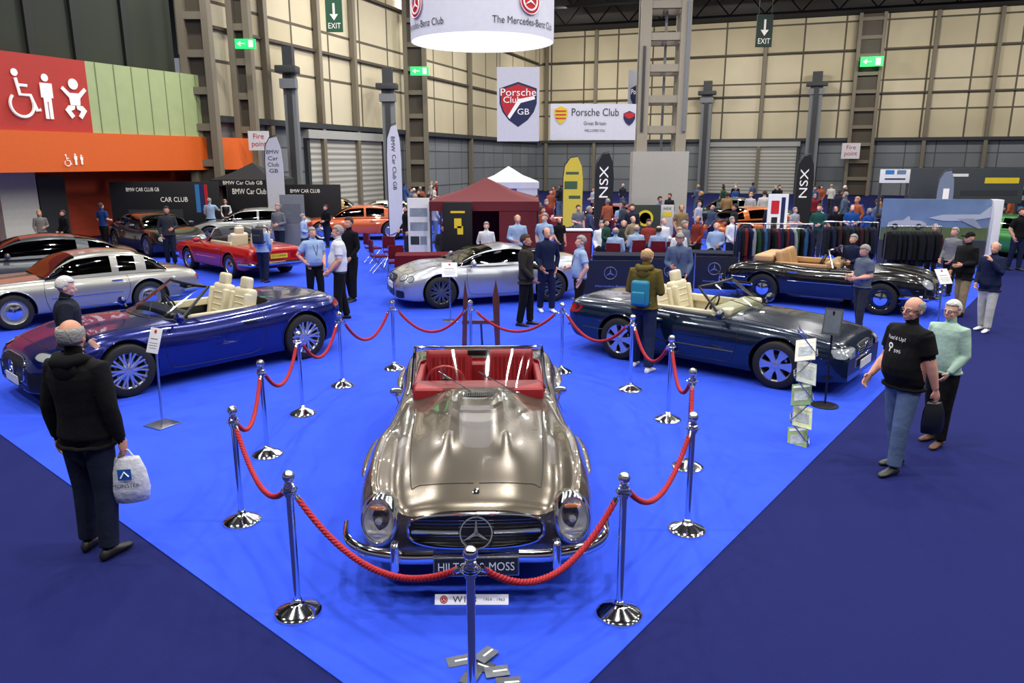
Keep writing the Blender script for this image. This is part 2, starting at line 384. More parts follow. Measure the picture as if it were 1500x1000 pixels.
for ac in (-PI/2-1.02,-PI/2+.70,-PI/2+2.4,-PI/2+3.9):
    cyltext(mb,'The Mercedes-Benz Club',.13,.20,ac,1.5,GT)
    def wrap(mbx): return [((RR+.012+p[2])*math.cos(ac+p[0]/RR),(RR+.012+p[2])*math.sin(ac+p[0]/RR),.56+p[1]) for p in mbx.v]
    nr=[(0,0,.014)]+[(.24*k/4*math.cos(2*PI*i/40),.24*k/4*math.sin(2*PI*i/40),.014) for k in range(1,5) for i in range(40)]
    fs=[(0,1+i,1+(i+1)%40) for i in range(40)]+[(1+k*40+i,1+(k+1)*40+i,1+(k+1)*40+(i+1)%40,1+k*40+(i+1)%40) for k in range(3) for i in range(40)]
    e=MB();e.add(nr,fs,REDP);mb.add(wrap(e),e.f,REDP)
    e=MB();e.ring((0,0,.02),.16,.012,IW).ring((0,0,.02),.225,.008,IW).star(.15,IW,Matrix.Translation((0,0,.018)),z=.01);mb.add(wrap(e),e.f,IW)
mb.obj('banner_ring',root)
mb=MB().tube([(0,-RR,1.6),(0,RR,1.6)],.02,CHR2,6).tube([(-RR,0,1.6),(RR,0,1.6)],.02,CHR2,6).tube([(0,0,1.6),(0,0,10.1)],.015,CHR2,6);mb.obj('suspension_frame',root)
def quad(u0,v0,u1,v1,y):
    zc=(hz(y,v0)+hz(y,v1))/2;x0=xa(u0,y,zc);x1=xa(u1,y,zc);return (x0+x1)/2,zc,x1-x0,hz(y,v0)-hz(y,v1)
y=30;x,z,w,h=quad(728,98,790,207,y);T=UP(x,y,z)
mb=MB().box((0,0,-.02),(w,h,.03),SB,T)
sh=[(-.42,.28),(0,.42),(.42,.28),(.42,-.02),(.25,-.25),(0,-.40),(-.25,-.25),(-.42,-.02)]
shs=[(a*w*1.02,b*h*.72) for a,b in [(-.43,.30),(-.22,.36),(0,.42),(.22,.36),(.43,.30),(.43,.02),(.36,-.14),(.22,-.29),(0,-.42),(-.22,-.29),(-.36,-.14),(-.43,.02)]]
mb.prism(shs,0,.006,NAVYC,T)
mb.prism([(a*w,b*h*.72) for a,b in [(-.40,.27),(-.40,.02),(-.33,-.13),(-.25,-.22),(.0,.10),(.38,.16),(.40,.27),(0,.38)]],0,.010,REDP,T)
mb.prism([(a*w,b*h*.72) for a,b in [(-.25,-.22),(-.2,-.27),(.06,.03),(.40,.10),(.38,.16),(.0,.10)]],0,.014,IW,T)
mb.text('Porsche',h*.105,IW,T,y=h*.16,w=w*.84,z=.02).text('Club',h*.09,IW,T,x=-w*.14,y=h*.06,w=w*.42,z=.02).text('GB',h*.085,IW,T,x=w*.12,y=-h*.10,w=w*.28,z=.02)
mb.tube([(-w/2,h/2,0),(-w/2,HZ-z,0)],.012,DKG,5,T).tube([(w/2,h/2,0),(w/2,HZ-z,0)],.012,DKG,5,T)
mb.obj('hanging_banner',None,'tall white hanging banner with red and navy shield crest','banner')
y=33;x,z,w,h=quad(806,152,932,205,y);T=UP(x,y,z,.05)
mb=MB().box((0,0,-.02),(w,h,.03),SB,T).text('Porsche Club',h*.22,BLK,T,x=w*.02,y=h*.26,w=w*.55).text('Great Britain',h*.11,BLK,T,x=w*.02,y=-h*.04,w=w*.26).text('WELCOMES YOU',h*.075,BLK,T,x=w*.02,y=-h*.24,w=w*.24)
mb.prism([(-.38*w+a*h*.45,.18*h+b*h*.62) for a,b in sh],0,.01,YEL,T)
for k in range(3): mb.box((-.38*w,.3*h-.1*h*k,.012),(h*.3,h*.035,.01),REDP,T)
mb.prism([(.42*w+a*h*.4,.1*h+b*h*.5) for a,b in sh],0,.01,NAVYC,T).prism([(.42*w+a*h*.35,.18*h+b*h*.22) for a,b in sh],0,.014,REDP,T)
mb.tube([(-w/2,h/2,0),(-w/2,HZ-z,0)],.012,DKG,5,T).tube([(w/2,h/2,0),(w/2,HZ-z,0)],.012,DKG,5,T)
mb.obj('hanging_banner',None,'wide white hanging welcome banner with black lettering and gold crest','banner')
y=43;x,z,w,h=quad(920,103,950,182,y);T=UP(x,y,z,.3)
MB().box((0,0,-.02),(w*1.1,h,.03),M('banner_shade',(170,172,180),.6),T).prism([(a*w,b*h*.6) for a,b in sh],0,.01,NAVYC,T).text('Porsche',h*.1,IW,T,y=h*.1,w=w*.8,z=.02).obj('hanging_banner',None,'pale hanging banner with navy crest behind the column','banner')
def feather(u,v0,y,w,col,txt,tcol,rz=0,lean=0,label='',v1=300):
    zt=hz(y,v0);x=xa(u,y,2);root=thing('feather_flag',label,'flag',x,y,0,rz)
    pts=[(-w*.45,0,0),(-w*.45,0,zt*.75),(-w*.38,0,zt*.9),(-w*.1,0,zt*.985),(w*.25,0,zt)]
    MB().tube(pts,.02,DKG,6).box((0,0,.02),(.5,.5,.04),DKG).obj('pole',root)
    mb=MB();zb=max(.5,zt*.12)
    poly=[(-w*.43,zb),(w*.5,zb+.2),(w*.52,zt*.72),(w*.45,zt*.88),(w*.25,zt*.985),(-w*.1,zt*.97),(-w*.36,zt*.88),(-w*.43,zt*.74)]
    T=Matrix.Rotation(PI/2,4,'X')
    mb.prism(poly,-.01,.01,col,T)
    for t,hh,px,pz,rot,ww in txt:
        if t: mb.text(t,hh,tcol,T,x=px,y=pz*zt,rot=rot,w=ww,z=.02)
        else: mb.box((px,pz*zt,.012),(ww,hh,.01),tcol,T)
    mb.obj('flag_cloth',root);return root
SBW=M('flag_white',(196,198,206),.7)
feather(403,198,31,.75,SBW,[('BMW',.16,0,.84,0,.5),('Car',.16,0,.78,0,.4),('Club',.16,0,.72,0,.45),('GB',.16,0,.66,0,.35)],NAVYC,label='white feather flag with dark club lettering')
feather(578,180,27,.52,SBW,[('BMW',.14,0,.84,-PI/2,.5),('Car Club GB',.14,.02,.62,-PI/2,1.2)],NAVYC,label='tall white feather flag with dark vertical lettering')
feather(838,228,30,.8,M('flag_yellow',(212,190,60),.7),[(None,.10,0,.80,.4,.5),(None,.30,-.05,.66,0,.5),(None,.12,.1,.52,0,.45)],M('flag_green',(60,90,60),.6),label='yellow feather flag with green graphics')
feather(884,222,30,.75,M('flag_black',(18,18,20),.7),[('NSX',.36,.02,.66,PI/2,1.2)],IW,label='black feather flag with vertical white lettering')
feather(1177,225,30,.7,M('flag_black',(18,18,20),.7),[('NSX',.34,.0,.66,PI/2,1.1)],IW,label='black feather flag with vertical white lettering')
feather(1383,248,26,.6,M('flag_grey',(120,130,150),.7),[(None,.7,.05,.65,0,.2)],IW,label='grey feather flag beside the display stand')
# ================================================================ CARS
def curve(pts):
    xs=[p[0] for p in pts];ys=[p[1] for p in pts];n=len(xs)
    d=[(ys[i+1]-ys[i])/(xs[i+1]-xs[i]) for i in range(n-1)]
    m=[d[0]]+[0 if d[i-1]*d[i]<=0 else 2*d[i-1]*d[i]/(d[i-1]+d[i]) for i in range(1,n-1)]+[d[-1]]
    def f(x):
        if x<=xs[0]: return ys[0]
        if x>=xs[-1]: return ys[-1]
        i=max(k for k in range(n-1) if xs[k]<=x);h=xs[i+1]-xs[i];t=(x-xs[i])/h
        return (2*t**3-3*t*t+1)*ys[i]+(t**3-2*t*t+t)*h*m[i]+(-2*t**3+3*t*t)*ys[i+1]+(t**3-t*t)*h*m[i+1]
    return f
def catm(P_,k):
    P_=[Vector(p) for p in P_];out=[]
    Q=[P_[0]*2-P_[1]]+P_+[P_[-1]*2-P_[-2]]
    for i in range(1,len(Q)-2):
        for j in range(k):
            t=j/k;a,b,c,d=Q[i-1],Q[i],Q[i+1],Q[i+2]
            out.append(.5*((2*b)+(c-a)*t+(2*a-5*b+4*c-d)*t*t+(3*b-a-3*c+d)*t**3))
    out.append(P_[-1]);return out
def rrect(x0,x1,hw,r,n=5):
    p=[]
    for cx_,cy_,a in ((x1-r,hw-r,0),(x0+r,hw-r,PI/2),(x0+r,-hw+r,PI),(x1-r,-hw+r,1.5*PI)):
        for i in range(n+1): t=a+PI/2*i/n;p.append((cx_+r*math.cos(t),cy_+r*math.sin(t)))
    return p
def evalmesh(o):
    dg=bpy.context.evaluated_depsgraph_get();return bpy.data.meshes.new_from_object(o.evaluated_get(dg))
def carbody(sp,nx=60,k=3):
    L,W=sp['L'],sp['W'];f={q:curve(sp[q]) for q in ('hw','zb','zf','zc')}
    yf=sp.get('yf',.80);dip=sp.get('dip',0);sf=sp.get('sf',.45);rings=[];bul=sp.get('bulge')
    for i in range(nx):
        s=-1+2*i/(nx-1);t=math.sin(s*PI/2)*.65+s*.35
        hw=f['hw'](t)*W/2;zb=f['zb'](t);zf=f['zf'](t);zc=f['zc'](t);zs=zb+sf*(zf-zb);x=t*L/2
        dd=dip*max(0,min(1,(zc-zb)/.5)) if t>sp.get('dipx',0) else 0
        if t>sp.get('dipx',0): dd*=min(1,(t-sp.get('dipx',0))/.15)
        P_=[(0,zb),(.5*hw,zb),(.88*hw,zb),(.972*hw,zb+.18*(zs-zb)),(hw,zs),(.985*hw,zs+.55*(zf-zs)),((yf+1)/2*hw,zf-.12*(zf-zs)),(yf*hw,zf),(.62*hw*yf/.8,zf*.45+zc*.55-dd),(.32*hw,zc-.006),(0,zc)]
        h=catm(P_,k)
        if bul:
            x0,x1,yb,wb,hb=bul
            if x0<x<x1:
                e=min(1,(x-x0)/.35,(x1-x)/.5);e=e*e*(3-2*e)
                h=[Vector((p.x,p.y+(hb*e*math.exp(-((p.x-yb)/wb)**2) if p.y>zc-.12 and i else 0))) for p in h]
        ring=[(x,p.x,p.y) for p in h]+[(x,-p.x,p.y) for p in h[1:-1]][::-1]
        rings.append(ring)
    return MB().loft(rings,sp['paint'])
def inpoly(p,poly):
    c=False;n=len(poly)
    for i in range(n):
        a,b=poly[i],poly[i-1]
        if (a[1]>p[1])!=(b[1]>p[1]) and p[0]<(b[0]-a[0])*(p[1]-a[1])/(b[1]-a[1])+a[0]: c=not c
    return c
def wheel_parts(r,w,style,mat):
    T=Matrix.Rotation(-PI/2,4,'X')
    ty=MB().lathe([(.66*r,-w/2),(.92*r,-w/2),(.985*r,-w*.42),(r,-w*.3),(r,w*.3),(.985*r,w*.42),(.92*r,w/2),(.70*r,w/2*.98),(.68*r,w*.36),(.66*r,-w/2)],RUB,36,T,cap=False)
    ri=MB().lathe([(.65*r,-w*.4),(.66*r,w*.36),(.73*r,w*.49),(.75*r,w*.44),(.64*r,w*.34),(.62*r,-w*.38)],mat,36,T,cap=False)
    ri.lathe([(.63*r,-w*.12),(.63*r,-w*.14)],BLK,30,T).lathe([(.42*r,-w*.05),(.42*r,0)],CHR2,24,T)
    if style=='multi':
        for i in range(10):
            for d in (-.13,.13):
                a=2*PI*i/10+d;b=2*PI*i/10+d*.3
                ri.tube([(.12*r*math.cos(b),.12*r*math.sin(b),w*.38),(.4*r*math.cos((a+b)/2),.4*r*math.sin((a+b)/2),w*.36),(.70*r*math.cos(a),.70*r*math.sin(a),w*.42)],[.024,.016,.02],mat,6,T)
    elif style=='five':
        for i in range(5):
            a=2*PI*i/5+.3;c_,s_=math.cos(a),math.sin(a)
            P2=[(.1*r,-.09*r),(.66*r,-.19*r),(.68*r,-.05*r),(.30*r,0),(.68*r,.05*r),(.66*r,.19*r),(.1*r,.09*r)]
            ri.prism([(x*c_-y_*s_,x*s_+y_*c_) for x,y_ in P2],w*.22,w*.40,mat,T)
    elif style=='wide':
        for i in range(6):
            a=2*PI*i/6;c_,s_=math.cos(a),math.sin(a)
            P2=[(.08*r,-.10*r),(.35*r,-.11*r),(.70*r,-.22*r),(.70*r,.22*r),(.35*r,.11*r),(.08*r,.10*r)]
            ri.prism([(x*c_-y_*s_,x*s_+y_*c_) for x,y_ in P2],w*.24,w*.42,mat,T)
    else:
        ri.lathe([(.64*r,w*.30),(.55*r,w*.26),(.45*r,w*.34),(.3*r,w*.30),(.01,w*.30)],mat,30,T,cap=False).lathe([(.44*r,w*.33),(.40*r,w*.42),(.2*r,w*.5),(.01,w*.52)],CHR,28,T,cap=False)
    ri.lathe([(.15*r,w*.2),(.14*r,w*.44),(.05*r,w*.47),(.01,w*.47)],mat,20,T)
    return ty.mesh('tyre',50),ri.mesh('rim',35)
class Surf:
    def __init__(s,me):
        s.b=BVHTree.FromPolygons([v.co[:] for v in me.vertices],[tuple(p.vertices) for p in me.polygons])
    def patch(s,mb,c,d,a,b,mat,n=2.4,rot=0,off=.006,nr=5,na=28,shape=None):
        d=Vector(d).normalized();c=Vector(c);u=Vector((0,0,1)).cross(d)
        u=u.normalized() if u.length>.1 else Vector((0,1,0));v=d.cross(u)
        vs=[];fs=[]
        def pt(q,w):
            cr,sr=math.cos(rot),math.sin(rot);q,w=q*cr-w*sr,q*sr+w*cr
            o=c+u*q+v*w-d*1.5;loc,no,_,_2=s.b.ray_cast(o,d)
            if loc is None or (loc-c).length>max(a,b)*1.6+.25:
                return c+u*q+v*w
            return loc-d*off
        vs.append(pt(0,0))
        for i in range(1,nr+1):
            for j in range(na):
                t=2*PI*j/na;q=math.copysign(abs(math.cos(t))**(2/n),math.cos(t))*a*i/nr;w=math.copysign(abs(math.sin(t))**(2/n),math.sin(t))*b*i/nr
                vs.append(pt(q,w))
        for j in range(na): fs.append((0,1+j,1+(j+1)%na))
        for i in range(nr-1):
            for j in range(na): k=(j+1)%na;fs.append((1+i*na+j,1+(i+1)*na+j,1+(i+1)*na+k,1+i*na+k))
        mb.add(vs,fs,mat);return [vs[1+(nr-1)*na+j] for j in range(na)]
    def line(s,mb,pts,d,r,mat,off=.0,k=6,n=6):
        d=Vector(d);P_=catm(pts,k) if k>1 else [Vector(p) for p in pts];out=[]
        for p in P_:
            h=s.b.ray_cast(p-d*2,d)
            if h[0] is not None: out.append(h[0]-d*off)
        if len(out)>2: mb.tube(out,r,mat,n)
        return out
SEAM=M('panel_gap',(6,6,7),.6)
def seat_mesh(mat,w=.5,classic=False):
    mb=MB();mb.box((0,0,.12),(.52,w,.2),mat,b=.07)
    T=Matrix.Translation((-.27,0,.15))@Matrix.Rotation(-.22,4,'Y')
    mb.box((0,0,.26),(.16,w*.98,.58),mat,T,b=.075)
    if classic:
        for i in range(9): mb.tube([(.078,-w*.36+i*w*.09,.03),(.083,-w*.36+i*w*.09,.46)],.018,mat,6,T)
    else:
        mb.box((0,0,.62),(.11,w*.5,.2),mat,T,b=.05)
        for sy in (-1,1): mb.box((.07,sy*w*.42,.24),(.12,.09,.46),mat,T,b=.035)
        for i in range(4): mb.tube([(.083,-w*.3,.1+i*.1),(.083,w*.3,.1+i*.1)],.012,mat,6,T)
    return mb.mesh('seat',50)
ZONES=[]
def car(name,label,x,y,rz,sp,cat='car'):
    root=thing(name,label,cat,x,y,0,rz);L,W=sp['L'],sp['W'];ZONES.append((x,y,2.9))
    mb=carbody(sp,sp.get('nx',56),sp.get('k',3));me=mb.mesh('body',35)
    wr_,xf,xr=sp['wr'],sp['xf'],sp['xr'];yw=W/2-.13
    o=bpy.data.objects.new('t',me);COL.objects.link(o)
    cu=MB();cr=wr_+.05
    TX_=Matrix.Rotation(-PI/2,4,'X')
    for xx in (xf,xr):
        for sy in (-1,1): cu.lathe([(cr,yw-.16),(cr,1.3)],BLK,40,Matrix.Translation((xx,0,wr_+.01))@(Matrix.Rotation(PI,4,'Z') if sy<0 else Matrix())@TX_)
    ck=sp.get('cockpit');poly=None
    if ck:
        poly=rrect(ck[0],ck[1],ck[2],.14);cu.prism(poly,.34,2.2,BLK)
    cme=cu.mesh('c',None);co=bpy.data.objects.new('c',cme);COL.objects.link(co)
    md=o.modifiers.new('b','BOOLEAN');md.object=co;md.operation='DIFFERENCE';md.solver='EXACT'
    m2=evalmesh(o);bpy.data.objects.remove(o);bpy.data.objects.remove(co)
    if len(m2.polygons)<200: m2=me
    m2.materials.clear();im=sp.get('inner',BLK)
    for m in (sp['paint'],BLK,im): m2.materials.append(m)
    if ck: poly2=[(px+(.006 if px>(ck[0]+ck[1])/2 else -.006),py*(1.01)) for px,py in poly]
    for p in m2.polygons:
        c=p.center;p.material_index=0
        if ck and abs(c.y)<ck[2]+.01 and inpoly((c.x,c.y),poly2) and c.z>.32: p.material_index=2
        else:
            for xx in (xf,xr):
                if math.hypot(c.x-xx,c.z-wr_-.01)<cr+.004 and abs(c.y)>yw-.165 : p.material_index=1
    m2.polygons.foreach_set('use_smooth',[True]*len(m2.polygons));m2.set_sharp_from_angle(angle=math.radians(38))
    body=mkobj('body',m2,root);S=Surf(m2)
    ty,ri=wheel_parts(wr_,sp.get('ww',.23),sp['style'],sp.get('rim',ALU))
    for xx in (xf,xr):
        for sy in (1,-1):
            wt=mkobj('wheel',ty,root,T=Matrix.Translation((xx,sy*(yw+.01),wr_))@Matrix.Rotation(0 if sy>0 else PI,4,'Z'))
            mkobj('rim',ri,wt)
    if sp.get('lip',True):
        for xx in (xf,xr):
            for sy in (1,-1):
                pts=[]
                for i in range(19):
                    a=-.15+(PI+.3)*i/18;q=Vector((xx+(cr+.012)*math.cos(a),sy*2,wr_+.01+(cr+.012)*math.sin(a)))
                    h=S.b.ray_cast(q,Vector((0,-sy,0)))
                    if h[0] is not None and abs(h[0].y)>W/2-.3: pts.append(h[0])
                if len(pts)>5: MB().tube(pts,.012,sp['paint'],6).obj('wheel_arch',root)
    sm=MB();g=sp.get('seam',.0045)
    zb_,zt_=.27,sp.get('belt',.9)
    dx0,dx1=sp['door']
    for sy in (1,-1):
        d=(0,-sy,0)
        S.line(sm,[(dx1,sy*2,zt_-.03),(dx1+.03,sy*2,.6),(dx1-.03,sy*2,zb_+.05),(dx1-.15,sy*2,zb_)],d,g,SEAM)
        S.line(sm,[(dx0,sy*2,zt_-.03),(dx0-.03,sy*2,.6),(dx0+.06,sy*2,zb_+.06),(dx0+.2,sy*2,zb_)],d,g,SEAM)
        S.line(sm,[(dx1-.15,sy*2,zb_),(0,sy*2,zb_-.01),(dx0+.2,sy*2,zb_)],d,g,SEAM)
    hd=sp['hood']
    for sy in (1,-1): S.line(sm,[(hd[1],0*sy+sy*.02,2),(hd[1]-.02,sy*hd[3]*.8,2),(hd[1]-.15,sy*hd[3],2),(hd[0],sy*hd[2],2)],(0,0,-1),g,SEAM,k=10)
    if 'trunk' in sp:
        tk=sp['trunk']
        for sy in (1,-1): S.line(sm,[(tk[0],sy*.02,2),(tk[0]+.03,sy*tk[2]*.9,2),(tk[0]+.15,sy*tk[2],2),(tk[1],sy*tk[2],2),(tk[1]+.02,sy*.02,2)],(0,0,-1),g,SEAM)
    if sm.v: sm.obj('panel_gap',root,'dark shut lines of doors and bonnet')
    hm=sp.get('handle',CHR)
    for sy in (1,-1):
        h=S.b.ray_cast(Vector((dx0+.2,sy*2,zt_-.17)),Vector((0,-sy,0)))
        if h[0]: MB().box((h[0].x,h[0].y+sy*.012,h[0].z),(.2,.025,.03),hm,b=.009).obj('door_handle',root)
    if ck:
        sx=sp.get('seatx',(ck[0]+ck[1])/2-.12);sme=seat_mesh(sp['seatm'],.52,sp.get('classic',False))
        for sy in (1,-1): mkobj('seat',sme,root,T=Matrix.Translation((sx,sy*.34,.36+sp.get('seatz',.06))))
        dash=MB().box((ck[1]-.06,0,sp.get('belt',.9)-.02),(.3,ck[2]*1.92,.18),sp.get('dashm',BLK),b=.05).box((sx+.1,0,.5),(.9,.16,.22),sp.get('inner',BLK),b=.04)
        for sy in (1,-1): dash.box(((ck[0]+ck[1])/2,sy*(ck[2]-.035),sp.get('belt',.9)-.05),(ck[1]-ck[0]-.3,.07,.12),sp['seatm'],b=.03)
        dash.obj('dashboard',root)
        Ts=Matrix.Translation((ck[1]-.33,-.34,sp.get('belt',.9)+.02))@Matrix.Rotation(-1.15,4,'Y')
        sw=MB().ring((0,0,0),.19,.014,sp.get('swm',BLK),Ts,32,8).lathe([(.05,-.02),(.05,.01)],BLK,16,Ts)
        for a in (0,2.1,4.2): sw.tube([(0,0,0),(.18*math.cos(a),.18*math.sin(a),0)],.01,CHR2,5,Ts)
        sw.obj('steering_wheel',root)
    wsd=sp.get('ws')
    if wsd:
        xb,xt,yb,yt,zb2,zt2,bow=wsd;n=20
        def wp(s,t):
            yy=(yb+(yt-yb)*t)*s;return (xb+(xt-xb)*t-bow*(1-.5*t)*(abs(s)**2.5),yy,zb2+(zt2-zb2)*t-(1-t)*.03*s*s-.03*t*s*s)
        rings=[[wp(-1+2*i/n,j/6) for i in range(n+1)] for j in range(7)]
        ws=MB().loft(rings,GLASS,closed=False).obj('windshield',root,smooth=60)
        fm=sp.get('framem',BLK);fr=sp.get('frame',.018)
        e=[wp(-1,j/6) for j in range(7)];e2=[wp(-1+2*i/n,1) for i in range(n+1)];e3=[wp(1,1-j/6) for j in range(7)];e4=[wp(1-2*i/n,0) for i in range(n+1)]
        MB().tube(e+e2[1:]+e3[1:],fr,fm,8).tube(e4,fr*.8,fm,6).obj('windshield_frame',ws)
        for s0,s1 in ((-.05,-.6),(.55,.0)):
            a=wp(s0,.0);b=wp(s1,.45);MB().tube([Vector(a)+Vector((.03,0,.01)),Vector(b)+Vector((.02,0,.02))],.006,CHR if sp.get('classic') else BLK,5).obj('wiper',root)
        MB().box((xt+.0-.08,0,zt2-.07),(.03,.22,.06),BLK,b=.012).obj('rear_view_mirror',root)
    gh=sp.get('gh')
    if gh:
        xs=[p[0] for p in gh['pts']];zf_=curve([(p[0],p[1]) for p in gh['pts']]);tw=curve([(p[0],p[2]) for p in gh['pts']])
        n=34;rg=[];hb2=gh['hb']
        for i in range(n+1):
            xx=xs[0]+(xs[-1]-xs[0])*i/n;zt3=zf_(xx);ht=tw(xx);zb3=gh['belt'];hh=max(zt3-zb3,.01)
            P_=[(hb2,zb3-.05),(hb2-(hb2-ht)*.35,zb3+hh*.45),(ht,zb3+hh*.86),(ht*.55,zb3+hh*.97),(0,zt3)]
            h=catm(P_,4);rg.append([(xx,p.x,p.y) for p in h]+[(xx,-p.x,p.y) for p in h[:-1]][::-1])
        ro=MB();gl=MB();m_=len(rg[0]);r0,r1=gh['roof']
        for i in range(n):
            xm=(rg[i][0][0]+rg[i+1][0][0])/2
            for j in range(m_-1):
                q=[rg[i][j],rg[i][j+1],rg[i+1][j+1],rg[i+1][j]];jj=min(j,m_-2-j)
                pil=any(abs(xm-pp)<.05 for pp in gh.get('pillars',()))
                if (r0<xm<r1 and (jj>=8 or pil)) or jj==7 or (jj<1) or (gh.get('cp') and r0-gh['cp']<xm<r0+.05 and jj<8): ro.add(q,[(0,1,2,3)],gh.get('roofm',sp['paint']))
                else: gl.add(q,[(0,1,2,3)],DGLASS)
        rr_=MB()
        for cmp_ in ro.comps(): rr_.add(cmp_.v,cmp_.f,cmp_.mt[0])
        rr_.obj('roof',root,smooth=50)
        for cmp_ in gl.comps(): cmp_.obj('window',root,smooth=50)
        MB().box((-.3,0,.62),(1.7,1.2,.5),BLK,b=.1).obj('cabin_interior',root)
    fx=L/2
    for c,d,a,b,n_,rot in sp.get('lights',()):
        for sy in (1,-1):
            hl=MB();e=S.patch(hl,(c[0],c[1]*sy,c[2]),(d[0],d[1]*sy,d[2]),a,b,LENS,n_,rot*sy,.008)
            if e: hl.tube([e[i%len(e)] for i in range(len(e)+1)],.007,sp.get('lightrim',BLK),5)
            hl.obj('headlight',root)
    for c,d,a,b,n_,rot in sp.get('tails',()):
        for sy in (1,-1):
            hl=MB();S.patch(hl,(c[0],c[1]*sy,c[2]),(d[0],d[1]*sy,d[2]),a,b,M('tail_lens',(150,12,16),.15,0,1.0),n_,rot*sy,.008);hl.obj('taillight',root)
    if 'grille' in sp:
        gz,ga,gb=sp['grille'];gr=MB();e=S.patch(gr,(fx,0,gz),(-1,0,0),ga,gb,BLK,4,0,.006)
        gr.tube([e[i%len(e)] for i in range(len(e)+1)],.01,CHR,6)
        if sp.get('gv'):
            for i in range(15):
                yy=-ga*.9+i*ga*.13;a=S.b.ray_cast(Vector((fx+1,yy,gz+gb*.85)),Vector((-1,0,0)))[0];b=S.b.ray_cast(Vector((fx+1,yy,gz-gb*.85)),Vector((-1,0,0)))[0]
                if a and b: gr.tube([a+Vector((.012,0,0)),b+Vector((.012,0,0))],.006,CHR,5)
        else: 
            for k in (-.4,0,.4): S.line(gr,[(fx+1,-ga*.95,gz+gb*k),(fx+1,0,gz+gb*k),(fx+1,ga*.95,gz+gb*k)],(-1,0,0),.007,CHR,off=.012)
        h=S.b.ray_cast(Vector((fx+1,0,gz)),Vector((-1,0,0)))[0]
        if h and sp.get('star',1): gr.star(.085,CHR,Matrix.Translation((h.x+.015,0,gz))@Matrix.Rotation(PI/2,4,'Z')@Matrix.Rotation(PI/2,4,'X'))
        gr.obj('grille',root)
    if 'intakes' in sp:
        for c,a,b in sp['intakes']:
            for sy in ((1,-1) if c[1] else (1,)):
                ik=MB();S.patch(ik,(fx,c[1]*sy,c[2]),(-1,-.35*sy if c[1] else 0,0),a,b,BLK,5,0,.006);ik.obj('air_intake',root)
    for end in (1,-1):
        if sp.get('bump'):
            z,off,rb=sp['bump'];pts=[];yy=W/2*.93
            for i in range(21):
                q=-1+2*i/20;y2=yy*math.sin(q*PI/2)
                h=S.b.ray_cast(Vector((end*(fx+1),y2,z)),Vector((-end,0,0)))[0]
                if h: pts.append((h.x+end*off,y2,z))
            p0,p1=Vector(pts[0]),Vector(pts[-1])
            pts=[(p0.x-end*.35,p0.y-.09,z)]+pts+[(p1.x-end*.35,p1.y+.09,z)]
            bm_=MB().tube(catm(pts,2),rb,CHR,10,flat=1)
            if sp.get('over'):
                for sy in (1,-1): bm_.box((end*(fx+off+.01),sy*sp['over'],z+.02),(.1,.07,.22),CHR,b=.03)
            bm_.obj('bumper',root)
    if 'plate' in sp:
        txt,zz,pc,xx,w_=sp['plate'];sg=1 if xx>0 else -1
        h=S.b.ray_cast(Vector((xx+sg,0,zz)),Vector((-sg,0,0)))[0];X=h.x+sg*.03 if h else xx
        if sp.get('bump') : X=xx
        Tp=TR(X,0,zz,PI/2*sg)@Matrix.Rotation(PI/2,4,'X')
        pm_=MB().box((0,0,0),(w_,.115,.012),pc,Tp)
        if txt: pm_.text(txt,.065,sp.get('platet',BLK),Tp,z=.012,w=w_*.86)
        pm_.obj('license_plate',root)
    if sp.get('mirr'):
        mx_,mz=sp['mirr']
        for sy in (1,-1):
            MB().ell((mx_,sy*(W/2+.04),mz),(.06,.11,.07),sp.get('mirrm',sp['paint']),n=14).tube([(mx_,sy*(W/2-.12),mz-.08),(mx_,sy*(W/2-.02),mz-.02)],.02,BLK,6).obj('mirror',root)
    for a_,b_,r_,mt_ in sp.get('strips',()):
        for sy in (1,-1):
            st=MB();S.line(st,[(a_[0],sy*2,a_[1]),((a_[0]+b_[0])/2,sy*2,(a_[1]+b_[1])/2),(b_[0],sy*2,b_[1])],(0,-sy,0),r_,mt_,off=.0)
            if st.v: st.obj('side_trim',root)
    return root,S
def place(uvf,uvr,W,ax):
    f=Vector(fp(*uvf));r=Vector(fp(*uvr));h=(f-r).normalized();n=Vector((-h.y,h.x))
    if n.y<0: n=-n
    c=(f+r)/2+n*(W/2-.08)-h*ax;return c.x,c.y,math.atan2(h.y,h.x)
CREAM=M('cream_leather',(206,196,166),.5,bump=.15);REDL=M('red_leather',(146,26,34),.42,bump=.1);TANL=M('tan_leather',(176,138,92),.5,bump=.15)
